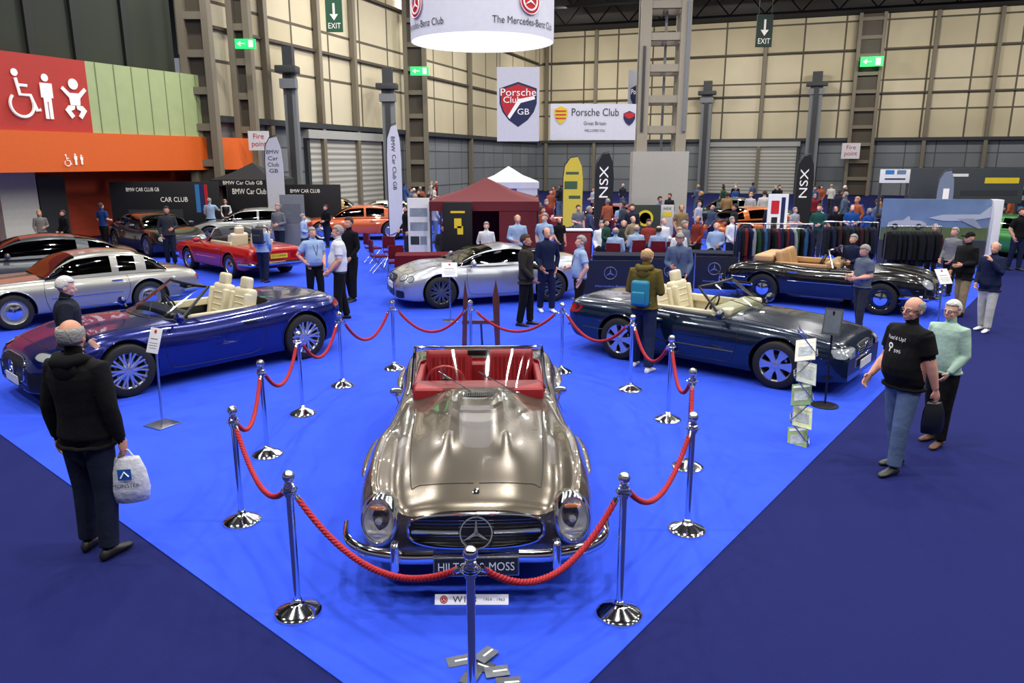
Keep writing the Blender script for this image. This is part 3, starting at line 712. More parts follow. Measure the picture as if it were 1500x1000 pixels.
# ---- hero roadster
HPC=(104,96,84)
HP=M('car_paint',HPC,.24,.65,1.0,var=.05,scale=400)
hero=dict(L=4.57,W=1.79,paint=HP,nx=96,k=6,bulge=(.20,1.8,.235,.06,.034),
 hw=[(-1,.5),(-.97,.66),(-.9,.80),(-.75,.92),(-.5,.985),(-.2,.94),(.1,.93),(.4,.96),(.62,1.0),(.8,.99),(.9,.965),(.95,.93),(.98,.875),(1,.77)],
 zb=[(-1,.42),(-.85,.26),(-.6,.20),(.7,.20),(.9,.26),(1,.36)],
 zf=[(-1,.55),(-.95,.70),(-.85,.80),(-.6,.91),(-.4,.91),(-.1,.85),(.1,.85),(.35,.86),(.6,.90),(.75,.89),(.86,.86),(.93,.82),(.98,.765),(1,.70)],
 zc=[(-1,.58),(-.95,.72),(-.85,.80),(-.6,.89),(-.4,.94),(.07,.965),(.3,.94),(.55,.90),(.75,.85),(.87,.80),(.94,.755),(.98,.72),(1,.69)],
 yf=.85,dip=.07,dipx=.0,wr=.33,xf=1.37,xr=-1.03,ww=.18,style='hub',rim=M('rim_paint',HPC,.3,.5,.6),cockpit=(-1.05,.16,.66),
 inner=REDL,seatm=REDL,dashm=REDL,classic=True,belt=.90,seatz=.02,seatx=-.56,door=(-.85,.12),hood=(.42,2.04,.60,.50),
 trunk=(-2.0,-1.35,.5),ws=(.32,.04,.66,.63,.93,1.32,.30),framem=CHR,frame=.018,bump=None,swm=M('ivory_wheel',(190,60,60),.3,0,.5),lip=True)
fr_=Vector((xa(698,4.95,.5),4.92));re_=Vector((xa(704,9.45,.8),9.48));hd_=(fr_-re_).normalized();hc=(fr_+re_)/2
hr,S=car('classic_roadster','taupe metallic classic open roadster with red leather interior inside rope barrier',hc.x,hc.y,math.atan2(hd_.y,hd_.x),hero)
fx=2.285
HGL=glassmat('headlight_glass',(.96,.97,.97),.06)
for sy in (1,-1):
    for xx in (1.37,-1.03):
        MB().ell((xx,sy*.862,.735),(.43,.055,.030),HP,n=24).obj('fender_blister',hr,smooth=80)
    Th=Matrix.Translation((2.315,sy*.685,.630))@Matrix.Rotation(sy*.12,4,'Z')@Matrix.Rotation(PI/2-.20,4,'Y')
    Sx=Matrix.Diagonal((1.36,1,1,1))
    MB().lathe([(.135,-.16),(.140,-.10),(.142,-.05)],HP,36,Th@Sx,cap=False).lathe([(.142,-.05),(.136,-.01),(.126,.016),(.114,.024),(.106,.018),(.104,.0),(.104,-.04)],CHR,36,Th@Sx,cap=False).obj('headlight_rim',hr,smooth=60)
    hl=MB().lathe([(.106,.008),(.100,.032),(.078,.058),(.04,.074),(.002,.08)],HGL,32,Th@Sx,cap=False)
    ho=hl.obj('headlight',hr,smooth=80)
    MB().lathe([(.104,.002),(.092,-.02),(.060,-.045),(.02,-.055),(.002,-.055)],M('reflector',(240,240,238),.35,.5),32,Th@Sx,cap=False).lathe([(.026,-.05),(.026,.005),(.002,.015)],LENS,12,Th).box((-.098,0,.014),(.028,.12,.03),M('amber_lens',(190,110,60),.2,0,1.0),Th,b=.01).box((.085,0,.012),(.022,.14,.025),M('lamp_clear',(190,184,176),.2,0,1),Th,b=.008).obj('reflector_bowl',ho)
gr=MB();gm=M('grille_dark',(10,10,11),.5)
no=48;GZ=.55
def sup(a,b,n,t): return math.copysign(abs(math.cos(t))**(2/n),math.cos(t))*a,math.copysign(abs(math.sin(t))**(2/n),math.sin(t))*b
def gp(yy,zz,o=0): return (fx+.004+o-.025*(abs(yy)/.48)**2.2,yy,zz)
rings=[[gp(sup(.475*s,.120*s,3.0,2*PI*i/no)[0],GZ+sup(.475*s,.120*s,3.0,2*PI*i/no)[1],.028) for i in range(no)] for s in (.02,.35,.7,1)]
gr.loft(rings,gm,True,False)
gr.tube([gp(sup(.485,.130,3.0,2*PI*i/no)[0],GZ+sup(.485,.130,3.0,2*PI*i/no)[1],.035) for i in range(no+1)],.014,CHR,8)
for k in (-.085,-.06,-.035,.035,.06,.085): gr.tube([gp(-.44+.88*i/20,GZ+k,.04) for i in range(21)],.004,CHR,6)
gr.obj('grille',hr)
TG=Matrix.Translation((fx+.065,0,GZ))@Matrix.Rotation(PI/2,4,'Z')@Matrix.Rotation(PI/2-.25,4,'X')
MB().star(.112,CHR,TG,z=.022).obj('grille_star',hr,'large chrome three pointed star')
for sy in (1,-1): MB().tube([gp(sy*(.125+.33*i/10),GZ,.055) for i in range(11)],[.012+.004*i/10 for i in range(11)],CHR,8).obj('grille_bar',hr)
zb_h=S.b.ray_cast(Vector((2.13,0,2)),Vector((0,0,-1)))[0].z
MB().lathe([(.026,0),(.026,.008),(.01,.012)],CHR,20,Matrix.Translation((2.13,0,zb_h-.002))@Matrix.Rotation(.5,4,'Y')).obj('bonnet_badge',hr)
for sy in (1,-1):
    pts=[(fx+.13,sy*.30,.40),(fx+.13,sy*.45,.40),(fx+.11,sy*.62,.405),(fx+.04,sy*.80,.41),(fx-.10,sy*.935,.415),(fx-.32,sy*.975,.42)]
    rg=[];C_=catm(pts,4)
    for i,p in enumerate(C_):
        t=(C_[min(i+1,len(C_)-1)]-C_[max(0,i-1)]).normalized();nn=Vector((t.y,-t.x,0))*(sy)
        if nn.x<0: nn=-nn
        rg.append([p+nn*.035+Vector((0,0,.0)),p+nn*.024+Vector((0,0,.040)),p-nn*.01+Vector((0,0,.050)),p-nn*.012+Vector((0,0,-.050)),p+nn*.024+Vector((0,0,-.040))])
    MB().loft(rg,CHR).obj('bumper',hr,smooth=60)
    MB().box((fx+.165,sy*.56,.43),(.10,.06,.22),CHR,Matrix.Rotation(0,4,'Z'),b=.028).obj('overrider',hr,smooth=60)
MB().tube([(fx+.12,-.36,.40),(fx+.13,0,.385),(fx+.12,.36,.40)],.038,CHR,10,flat=.6).obj('bumper',hr)
Tp=Matrix.Translation((fx+.18,0,.35))@Matrix.Rotation(PI/2,4,'Z')@Matrix.Rotation(PI/2-.2,4,'X')
MB().box((0,0,-.01),(.60,.135,.015),CHR2,Tp,b=.004).box((0,0,0),(.58,.118,.01),M('plate_navy',(20,26,40),.4),Tp).text('HILTON & MOSS',.062,M('plate_silver',(200,204,210),.3),Tp,z=.009,w=.53).obj('license_plate',hr,'dark show plate with silver lettering')
MB().tube(catm([(-1.95,-.88,.45),(-2.2,-.7,.44),(-2.33,0,.43),(-2.2,.7,.44),(-1.95,.88,.45)],5),.045,CHR,10).obj('bumper',hr)
cv=MB();hcz=S.b.ray_cast(Vector((.42,0,2)),Vector((0,0,-1)))[0].z
cv.box((.42,0,hcz+.002),(.10,.46,.006),BLK)
for i in range(22): cv.box((.42,-.21+i*.02,hcz+.006),(.09,.008,.012),CHR)
cv.obj('cowl_vent',hr)
for sy in (1,-1):
    MB().tube([(.34,sy*.76,.86),(.34,sy*.78,.93)],.008,CHR,6).ell((.33,sy*.78,.965),(.022,.065,.042),CHR,n=14).obj('mirror',hr)
    st=MB();S.line(st,[(.95,sy*2,.60),(.2,sy*2,.58),(-.5,sy*2,.60)],(0,-sy,0),.008,CHR,off=.004)
    if st.v: st.obj('side_trim',hr)
    vt=MB();h=S.b.ray_cast(Vector((.62,sy*2,.62)),Vector((0,-sy,0)))[0]
    if h: 
        for k in range(4): vt.box((.66,h.y+sy*.006,.54+k*.04),(.36,.02,.012),CHR,b=.004)
        vt.obj('side_vent',hr)
ct=MB();S.line(ct,[(-1.12,-.62,2),(-1.16,0,2),(-1.12,.62,2)],(0,0,-1),.012,CHR,off=.006)
for sy in (1,-1): S.line(ct,[(-1.1,sy*.68,2),(-.4,sy*.70,2),(.1,sy*.70,2)],(0,0,-1),.01,CHR,off=.006)
if ct.v: ct.obj('cockpit_trim',hr)
MB().box((-1.0,0,.72),(.14,1.26,.36),REDL,b=.04).box((-.12,0,.80),(.1,1.2,.1),CHR2,b=.02).obj('interior_trim',hr)
# ---- modern blue convertible
def modern(**k):
    d=dict(L=4.7,W=1.91,nx=64,
     hw=[(-1,.55),(-.98,.68),(-.93,.82),(-.85,.92),(-.7,.985),(-.5,1.0),(-.1,.965),(.3,.965),(.6,1.0),(.78,.97),(.9,.89),(.96,.80),(1,.62)],
     zb=[(-1,.40),(-.92,.26),(-.7,.20),(.8,.17),(1,.22)],
     zf=[(-1,.72),(-.97,.85),(-.88,.93),(-.6,.96),(-.3,.91),(.1,.87),(.4,.89),(.62,.88),(.8,.79),(.92,.69),(.97,.62),(1,.52)],
     zc=[(-1,.76),(-.97,.90),(-.85,.98),(-.55,1.0),(-.2,.97),(.2,.95),(.45,.92),(.7,.85),(.88,.75),(.95,.69),(.98,.62),(1,.54)],
     wr=.36,xf=1.42,xr=-1.28,style='multi',door=(-.75,.72),hood=(.80,2.08,.68,.62),belt=.92,mirr=(.55,.98),lip=True,seatz=.12)
    d.update(k);return d
BL=paint((10,24,98),.5,.22)
x,y,rz=place((189,580),(449,524),1.91,-.10)
blue=modern(paint=BL,cockpit=(-1.05,.42,.66),inner=BLK,seatm=CREAM,dashm=BLK,trunk=(-2.15,-1.2,.62),ws=(.78,.08,.76,.60,.93,1.33,.35),framem=BLK,frame=.022,xf=1.26,xr=-1.46,
 lights=[((2.1,.72,.66),(-1,-.75,-.25),.20,.055,2.6,.15)],tails=[((-2.3,.72,.80),(1,-.6,0),.22,.045,3,0)],grille=(.48,.46,.16),gv=True,intakes=[((0,.70,.36),.18,.12),((0,0,.24),.5,.06)],plate=('',.33,WHT,2.35,.5),handle=BLK)
car('convertible_car','dark metallic blue modern open convertible with cream seats and multispoke wheels',x,y,rz,blue)
TE=paint((9,28,50),.35,.22)
r129=modern(L=4.48,W=1.82,paint=TE,cockpit=(-1.15,.42,.65),inner=CREAM,seatm=CREAM,dashm=CREAM,xf=1.33,xr=-1.2,wr=.335,style='wide',
 hw=[(-1,.84),(-.98,.90),(-.9,.95),(-.6,.99),(-.1,.985),(.4,.985),(.75,.98),(.9,.93),(.97,.86),(1,.80)],
 zf=[(-1,.74),(-.98,.84),(-.9,.88),(-.5,.90),(-.1,.87),(.3,.86),(.6,.83),(.85,.75),(.95,.70),(1,.62)],
 zc=[(-1,.78),(-.98,.88),(-.9,.92),(-.5,.935),(-.1,.93),(.2,.93),(.5,.88),(.8,.79),(.93,.73),(1,.64)],
 hood=(.75,2.05,.66,.62),trunk=(-2.1,-1.3,.62),ws=(.72,.12,.74,.58,.90,1.29,.28),framem=BLK,frame=.02,
 lights=[((2.2,.66,.60),(-1,-.25,0),.20,.07,5,0)],tails=[((-2.2,.66,.72),(1,-.2,0),.24,.07,5,0)],grille=(.58,.32,.085),plate=('',.38,WHT,2.24,.5),
 strips=[((-1.9,.45),(2.0,.42),.012,M('side_moulding',(20,30,40),.4))],mirr=(.50,.95))
x,y,rz=place((1147,570),(898,523),1.82,.06)
car('convertible_car','dark teal metallic open convertible with cream leather seats',x,y,rz,r129)
SI=paint((168,171,178),.65,.3)
x,y,rz=place((641,452),(812,441),1.83,.05)
def ghm(belt=.92,top=1.30,r0=-.75,r1=.15,xf=.85,xr=-1.45,hb=.80,ht=.56,**k):
    d=dict(pts=[(xr,belt-.02,ht+.05),((xr*.6+r0*.4),belt+(top-belt)*.55,ht+.02),(r0,top-.05,ht),((r0+r1)/2,top,ht),(r1,top-.04,ht-.01),((xf+r1)/2,belt+(top-belt)*.6,ht+.08),(xf,belt-.02,ht+.14)],belt=belt,roof=(r0,r1),hb=hb,pillars=(),cp=.2);d.update(k);return d
silv=modern(L=4.45,W=1.83,paint=SI,xf=1.33,xr=-1.22,wr=.345,style='multi',rim=M('gunmetal',(110,112,118),.3,.8),hood=(.85,2.05,.64,.55),
 gh=ghm(hb=.78,ht=.55,top=1.28,r0=-.62,r1=.05,xf=.92,xr=-1.5),lights=[((2.02,.58,.66),(-1,-.5,-.4),.12,.085,2,.3),((1.96,.77,.66),(-1,-.9,-.4),.08,.07,2,.3)],grille=(.60,.36,.08),intakes=[((0,.62,.33),.17,.08),((0,0,.32),.32,.09)],mirr=(.62,.95),
 tails=[((-2.15,.70,.78),(1,-.5,0),.18,.07,3,0)],plate=('',.46,WHT,2.24,.5))
car('hardtop_convertible','silver metallic two seat coupe with dark multispoke wheels',x,y,rz,silv)
RD=paint((166,8,16),.1,.3)
boxy=dict(hw=[(-1,.86),(-.98,.92),(-.9,.96),(-.5,.99),(.5,.99),(.9,.96),(.98,.92),(1,.86)],zb=[(-1,.36),(-.8,.24),(.8,.24),(1,.34)],
 zf=[(-1,.74),(-.97,.80),(-.8,.84),(-.3,.86),(.3,.86),(.8,.80),(.97,.76),(1,.70)],zc=[(-1,.76),(-.97,.82),(-.8,.87),(-.3,.89),(.2,.89),(.6,.86),(.9,.79),(1,.71)])
x,y,rz=place((277,394),(344,408),1.79,.05)
rsl=modern(L=4.39,W=1.79,paint=RD,cockpit=(-1.05,.4,.65),inner=CREAM,seatm=CREAM,dashm=BLK,xf=1.28,xr=-1.18,wr=.32,style='hub',rim=ALU,hood=(.7,2.0,.6,.6),trunk=(-2.05,-1.25,.6),
 ws=(.62,.2,.70,.58,.88,1.27,.22),framem=CHR,frame=.016,lights=[((2.1,.62,.62),(-1,0,0),.20,.10,6,0)],tails=[((-2.1,.62,.62),(1,0,0),.22,.09,6,0)],grille=(.60,.34,.10),bump=(.44,.07,.05),plate=('D3 DMW',.62,YEL,-2.26,.5),
 strips=[((-1.9,.50),(2.0,.50),.012,CHR)],mirr=(.5,.93),**boxy)
car('convertible_car','bright red classic open convertible with chrome bumpers and yellow rear plate',x,y,rz,rsl)
vint=dict(hw=[(-1,.62),(-.95,.78),(-.85,.9),(-.6,.98),(0,.95),(.5,.99),(.8,.96),(.92,.88),(.98,.76),(1,.66)],zb=[(-1,.40),(-.8,.26),(.8,.24),(1,.36)],
 zf=[(-1,.60),(-.93,.76),(-.75,.88),(-.5,.92),(-.1,.86),(.3,.87),(.65,.90),(.85,.84),(.95,.76),(1,.64)],zc=[(-1,.62),(-.93,.78),(-.7,.88),(-.4,.93),(.1,.95),(.5,.92),(.8,.84),(.95,.74),(1,.66)])
BKP=paint((8,8,9),.1,.2)
vb=modern(L=4.29,W=1.74,paint=BKP,cockpit=(-1.15,.25,.64),inner=TANL,seatm=TANL,dashm=TANL,xf=1.22,xr=-1.18,wr=.33,ww=.17,style='hub',rim=BKP,dip=.04,dipx=.1,yf=.8,classic=True,hood=(.6,1.9,.5,.5),
 ws=(.48,.22,.68,.58,.92,1.27,.26),framem=CHR,frame=.018,lights=[((2.05,.66,.68),(-1,0,0),.10,.10,2,0)],lightrim=CHR,grille=(.55,.36,.11),bump=(.42,.08,.045),over=.5,mirr=None,strips=[((-1.9,.56),(1.9,.56),.01,CHR)],**vint)
vbr,S2=car('classic_roadster','black vintage open roadster with tan leather interior and chrome trim',7.0,16.6,math.atan2(-.56,.83),vb)
MB().box((-1.25,0,.98),(.42,1.34,.16),TANL,b=.07).obj('folded_soft_top',vbr)
SBG=paint((150,149,142),.5,.32)
x,y,rz=place((15,484),(232,456),1.76,.05)
vh=modern(L=4.4,W=1.76,paint=SBG,xf=1.28,xr=-1.15,wr=.33,ww=.18,style='hub',rim=SBG,hood=(.7,2.0,.6,.6),
 lights=[((2.1,.64,.64),(-1,0,0),.11,.15,3,0)],lightrim=CHR,grille=(.60,.34,.11),bump=(.42,.07,.05),tails=[((-2.1,.66,.66),(1,0,0),.18,.07,4,0)],strips=[((-1.9,.52),(1.9,.52),.01,CHR),((-1.9,.30),(1.9,.30),.012,CHR)],dip=.02,dipx=.1,**boxy)
vh['gh']=ghm(belt=.90,top=1.33,r0=-1.0,r1=.1,xf=.7,xr=-1.55,hb=.78,ht=.62,pillars=(-.55,),cp=.12);vh['mirr']=None
vh['zf']=[(-1,.72),(-.97,.80),(-.8,.86),(-.3,.88),(.3,.88),(.75,.86),(.95,.82),(1,.72)]
car('classic_coupe','silver beige classic hardtop coupe with chrome bumpers',x,y,rz,vh)
GS=paint((84,88,92),.6,.3)
mc=modern(L=4.6,W=1.84,paint=GS,gh=ghm(belt=.93,top=1.38,r0=-.9,r1=.2,xf=1.0,xr=-1.9,hb=.82,ht=.56),lights=[((2.1,.66,.64),(-1,-.7,-.2),.16,.08,2.4,.15)],grille=(.5,.4,.12),style='five')
car('coupe_car','dark silver modern coupe with tinted windows',-11.6,18.2,math.atan2(-.6,-.8),mc)
def far(u,v,rz,col,label,vin=False,L=4.5,metal=.3,**k):
    x,y=fp(u,v);d=modern(L=L,paint=paint(col,metal,.3),nx=40,k=2,gh=ghm(belt=.92,top=1.36,r0=-1.05,r1=.25,xf=.95,xr=-1.75,hb=.80,ht=.58,pillars=(-.3,)),lights=[((2.1,.64,.62),(-1,-.3,0),.16,.08,2.5,0)],grille=(.55,.36,.1),star=0,style='five',tails=[((-2.1,.66,.74),(1,-.2,0),.18,.08,4,0)])
    if vin: d.update(boxy);d.update(bump=(.42,.07,.05),mirr=None,style='hub')
    d.update(k);return car('coupe_car' if not vin else 'classic_coupe',label,x,y,rz,d)
far(232,368,-.75,(12,13,15),'black modern coupe parked beside the club stand',metal=.0)
far(372,356,-2.9,(140,142,140),'silver modern saloon behind the red convertible')
far(560,337,-2.95,(200,196,182),'ivory classic saloon with chrome bumpers',vin=True,metal=.05)
far(526,349,-2.95,(190,80,16),'orange classic coupe with chrome bumpers',vin=True,metal=.05)
far(468,328,-2.95,(166,126,44),'mustard classic saloon with chrome bumpers',vin=True,metal=.05)
far(1088,331,-.3,(12,30,32),'dark green classic sports coupe in the crowd',vin=True,metal=.1)
far(1112,352,.3,(186,92,22),'low orange sports car behind clothes rails',metal=.1,zf=[(-1,.6),(-.6,.8),(0,.7),(.6,.74),(1,.5)],zc=[(-1,.6),(-.6,.8),(0,.78),(.6,.7),(1,.5)])
far(884,345,2.9,(120,16,20),'dark red classic coupe among the crowd',vin=True,metal=.1)
far(1486,374,-.9,(50,120,54),'green small car beside the aisle')
far(20,345,-.2,(226,224,218),'white racing coupe by the wall')
# ================================================================ STANCHIONS & ROPES
post_px=[(437,896),(355,763),(392,666),(444,606),(502,565),(578,540),(690,540),(822,545),(923,571),(978,615),(1007,684),(1006,776),(907,899)]
posts=[fp(*p) for p in post_px]
posts.append((xa(689,3.71,1.0),3.71))
sroot=thing('rope_stanchion','polished chrome stanchion post with ball finial on a domed base','stanchion',posts[0][0],posts[0][1],group='chrome rope stanchions around the roadster')
pr=[(.165,0),(.165,.012),(.16,.02),(.135,.032),(.10,.05),(.06,.068),(.04,.078),(.034,.10),(.028,.11)]
MB().lathe(pr,CHR,40).obj('base',sroot,smooth=60)
MB().lathe([(.025,.10),(.025,.90)],CHR,20).obj('pole',sroot)
MB().lathe([(.026,.88),(.033,.885),(.033,.90),(.04,.905),(.04,.955),(.033,.96),(.033,.972),(.018,.978),(.018,.985),(.03,.99),(.03,.995),(.016,1.0)],CHR,24).ring((0,0,.93),.052,.006,CHR).obj('collar',sroot,smooth=40)
MB().ell((0,0,1.028),(.042,.042,.042),CHR,n=20).obj('ball_finial',sroot,smooth=80)
for p in posts[1:]: copy_thing(sroot,p[0],p[1])
RP=M('red_rope',(162,14,30),.75,bump=.3,bscale=80)
order=[13]+list(range(0,13))+[13]
for a,b in zip(order[:-1],order[1:]):
    p=Vector((*posts[a],.93));q=Vector((*posts[b],.93));d=(q-p);Lr=d.length;dn=d.normalized();side=Vector((-dn.y,dn.x,0))
    p2=p+dn*.10;q2=q-dn*.10;sag=min(.42,max(.18,.22+(1.9-Lr)*.12))
    root=thing('barrier_rope','twisted red barrier rope with chrome hooks hanging between stanchions','rope',p2.x,p2.y,0,0,'red barrier ropes')
    o0=Vector((p2.x,p2.y,0))
    def cp(t): 
        v=p2.lerp(q2,t)-o0;v.z-=.04+sag*(1-(2*t-1)**2);return v
    n=int(40+Lr*34);mb=MB()
    for s in range(3):
        pts=[]
        for i in range(n+1):
            t=i/n;c0=cp(t);tt=(cp(min(1,t+.01))-cp(max(0,t-.01))).normalized();up=side.cross(tt);an=s*2*PI/3+Lr*t*2*PI/.10
            pts.append(c0+(side*math.cos(an)+up*math.sin(an))*.0105)
        mb.tube(pts,.0125,RP,6)
    mb.obj('rope',root,smooth=70)
    for c0,en,nx in ((cp(0),p-o0,cp(.03)),(cp(1),q-o0,cp(.97))):
        dd=(c0-nx).normalized()
        hk=MB().tube([c0-dd*.03,c0+dd*.025],.019,CHR,12).tube([c0+dd*.02,c0.lerp(Vector((en.x,en.y,en.z)),.4)+Vector((0,0,.012)),Vector(en)+(c0-Vector(en)).normalized()*.05],.006,CHR,8)
        hk.obj('hook',root)
x,y=fp(691,884)
T=UP(x,y,.034)@Matrix.Rotation(-.5,4,'X')
WC=M('card_white_glow',(240,240,240),.5,emit=.25)  # slight glow put into the card so its face stays bright
MB().box((0,0,-.004),(.53,.072,.008),WC,T,b=.002).text('W198',.046,BLK,T,x=-.05,z=.004,w=.17).text('1954 - 1963',.02,BLK,T,x=.16,z=.004,w=.15).disc((-.20,0),.028,REDP,T,z=.003).star(.019,IW,T@Matrix.Translation((-.20,0,.003)),z=.003).obj('name_card',None,'white floor name card with red emblem and black lettering','sign')
for i,(u,v,r) in enumerate(((672,968,.3),(705,975,-.5),(728,985,.2),(690,993,1.2),(712,962,.9),(745,1004,0.1))):
    x,y=fp(u,v);T=TR(x,y,.002+i*.004,r)
    MB().box((0,0,.001),(.15,.10,.003),M('leaflet_grey',(62,66,74) if i%2 else (96,100,108),.4,var=.4,scale=20),T).box((.02,.0,.0035),(.09,.015,.001),WHT,T).obj('leaflet',None,'printed leaflet lying on the carpet near the post','leaflet',group='leaflets on the carpet')
def info(u,v,h=1.15,rz=0,w=.22,tilt=.5,label='silver information stand with white angled panel',big=.30):
    x,y=fp(u,v);root=thing('information_stand',label,'sign stand',x,y,0,rz)
    MB().box((0,0,.008),(.3,.3,.014),CHR2,b=.004).obj('base',root);MB().tube([(0,0,.01),(0,.03,h)],.014,CHR2,8).obj('pole',root)
    T=UP(0,.02,h+.02)@Matrix.Rotation(-tilt,4,'X')
    MB().box((0,0,0),(w,big,.012),WHT,T,b=.003).disc((0,big*.36),.022,REDP,T@Matrix.Translation((0,0,.007)),z=.002).box((0,.02,.007),(w*.6,.008,.002),GT,T).box((0,-.03,.007),(w*.75,.004,.002),GT,T).box((0,-.06,.007),(w*.75,.004,.002),GT,T).box((0,-.09,.007),(w*.6,.004,.002),GT,T).obj('panel',root)
info(238,622,1.02,-.5,.2,.35);info(660,470,1.0,.1,.3,.5);info(1372,490,1.05,.3,.28,.6,'silver information stand beside the black roadster')
root=thing('wooden_easel','dark wooden display easel standing behind the roadster','easel',xa(704,12.2,.8),12.2)
WD=M('dark_wood',(84,42,22),.4,coat=.5,var=.3,scale=12)
for s in (-1,1): MB().prism([(s*.28-.04,0),(s*.28+.04,0),(s*.26+.05,.9),(s*.25,1.22),(s*.24-.045,.9)],-.02,.02,WD,Matrix.Rotation(PI/2,4,'X')).obj('leg',root)
MB().box((0,0,.5),(.62,.04,.06),WD).obj('crossbar',root)
MB().tube([(0,.05,.5),(0,.5,0)],.02,WD).obj('back_leg',root)
x,y=fp(1168,648);root=thing('brochure_rack','folding zigzag silver literature rack holding magazines','brochure rack',x,y,0,-.35)
nn=5;st_=.255
zz=[((-.10 if i%2 else .12),(.01*i)+.0,i*st_+.03) for i in range(nn+1)]
fr=MB()
for dy in (-.12,.12): fr.tube([(a,b+dy,c_) for a,b,c_ in zz],.009,CHR2,6)
for a,b,c_ in zz: fr.tube([(a,b-.12,c_),(a,b+.12,c_)],.008,CHR2,6)
fr.obj('frame',root)
TB=TR(x,y,0,-.35);cols=[(120,150,70),(190,200,160),(90,120,80),(170,180,170),(210,206,190),(130,144,160)]
for i in range(nn):
    T=TB@Matrix.Translation((.02 if i%2 else -.0,-.0,.05+i*st_))@Matrix.Rotation(.75,4,'X')@Matrix.Rotation(.35 if i%2 else -.35,4,'Y')
    MB().box((0,0,.016),(.215,.28,.012),M('magazine',cols[i],.35,var=.4,scale=14),T).box((0,.10,.0235),(.18,.03,.002),WHT,T).box((0,-.02,.0235),(.15,.12,.002),M('magazine_photo',(150,160,168),.35,var=.6,scale=25),T).obj('magazine',None,'glossy magazine held in the literature rack','magazine',group='magazines in the rack')
x,y=fp(1208,594);root=thing('poster_stand','black round based stand holding a printed board','sign stand',x,y,0,-.6)
MB().lathe([(.17,0),(.17,.012),(.03,.03)],BLK,28).obj('base',root);MB().tube([(0,0,.02),(0,0,1.25)],.013,BLK,8).obj('pole',root)
T=UP(0,-.03,1.12)@Matrix.Rotation(-.35,4,'X');MB().box((0,0,0),(.22,.34,.012),DKG,T).box((0,0,.007),(.19,.29,.003),M('notice',(70,80,90),.4,var=.4,scale=8),T).obj('panel',root)
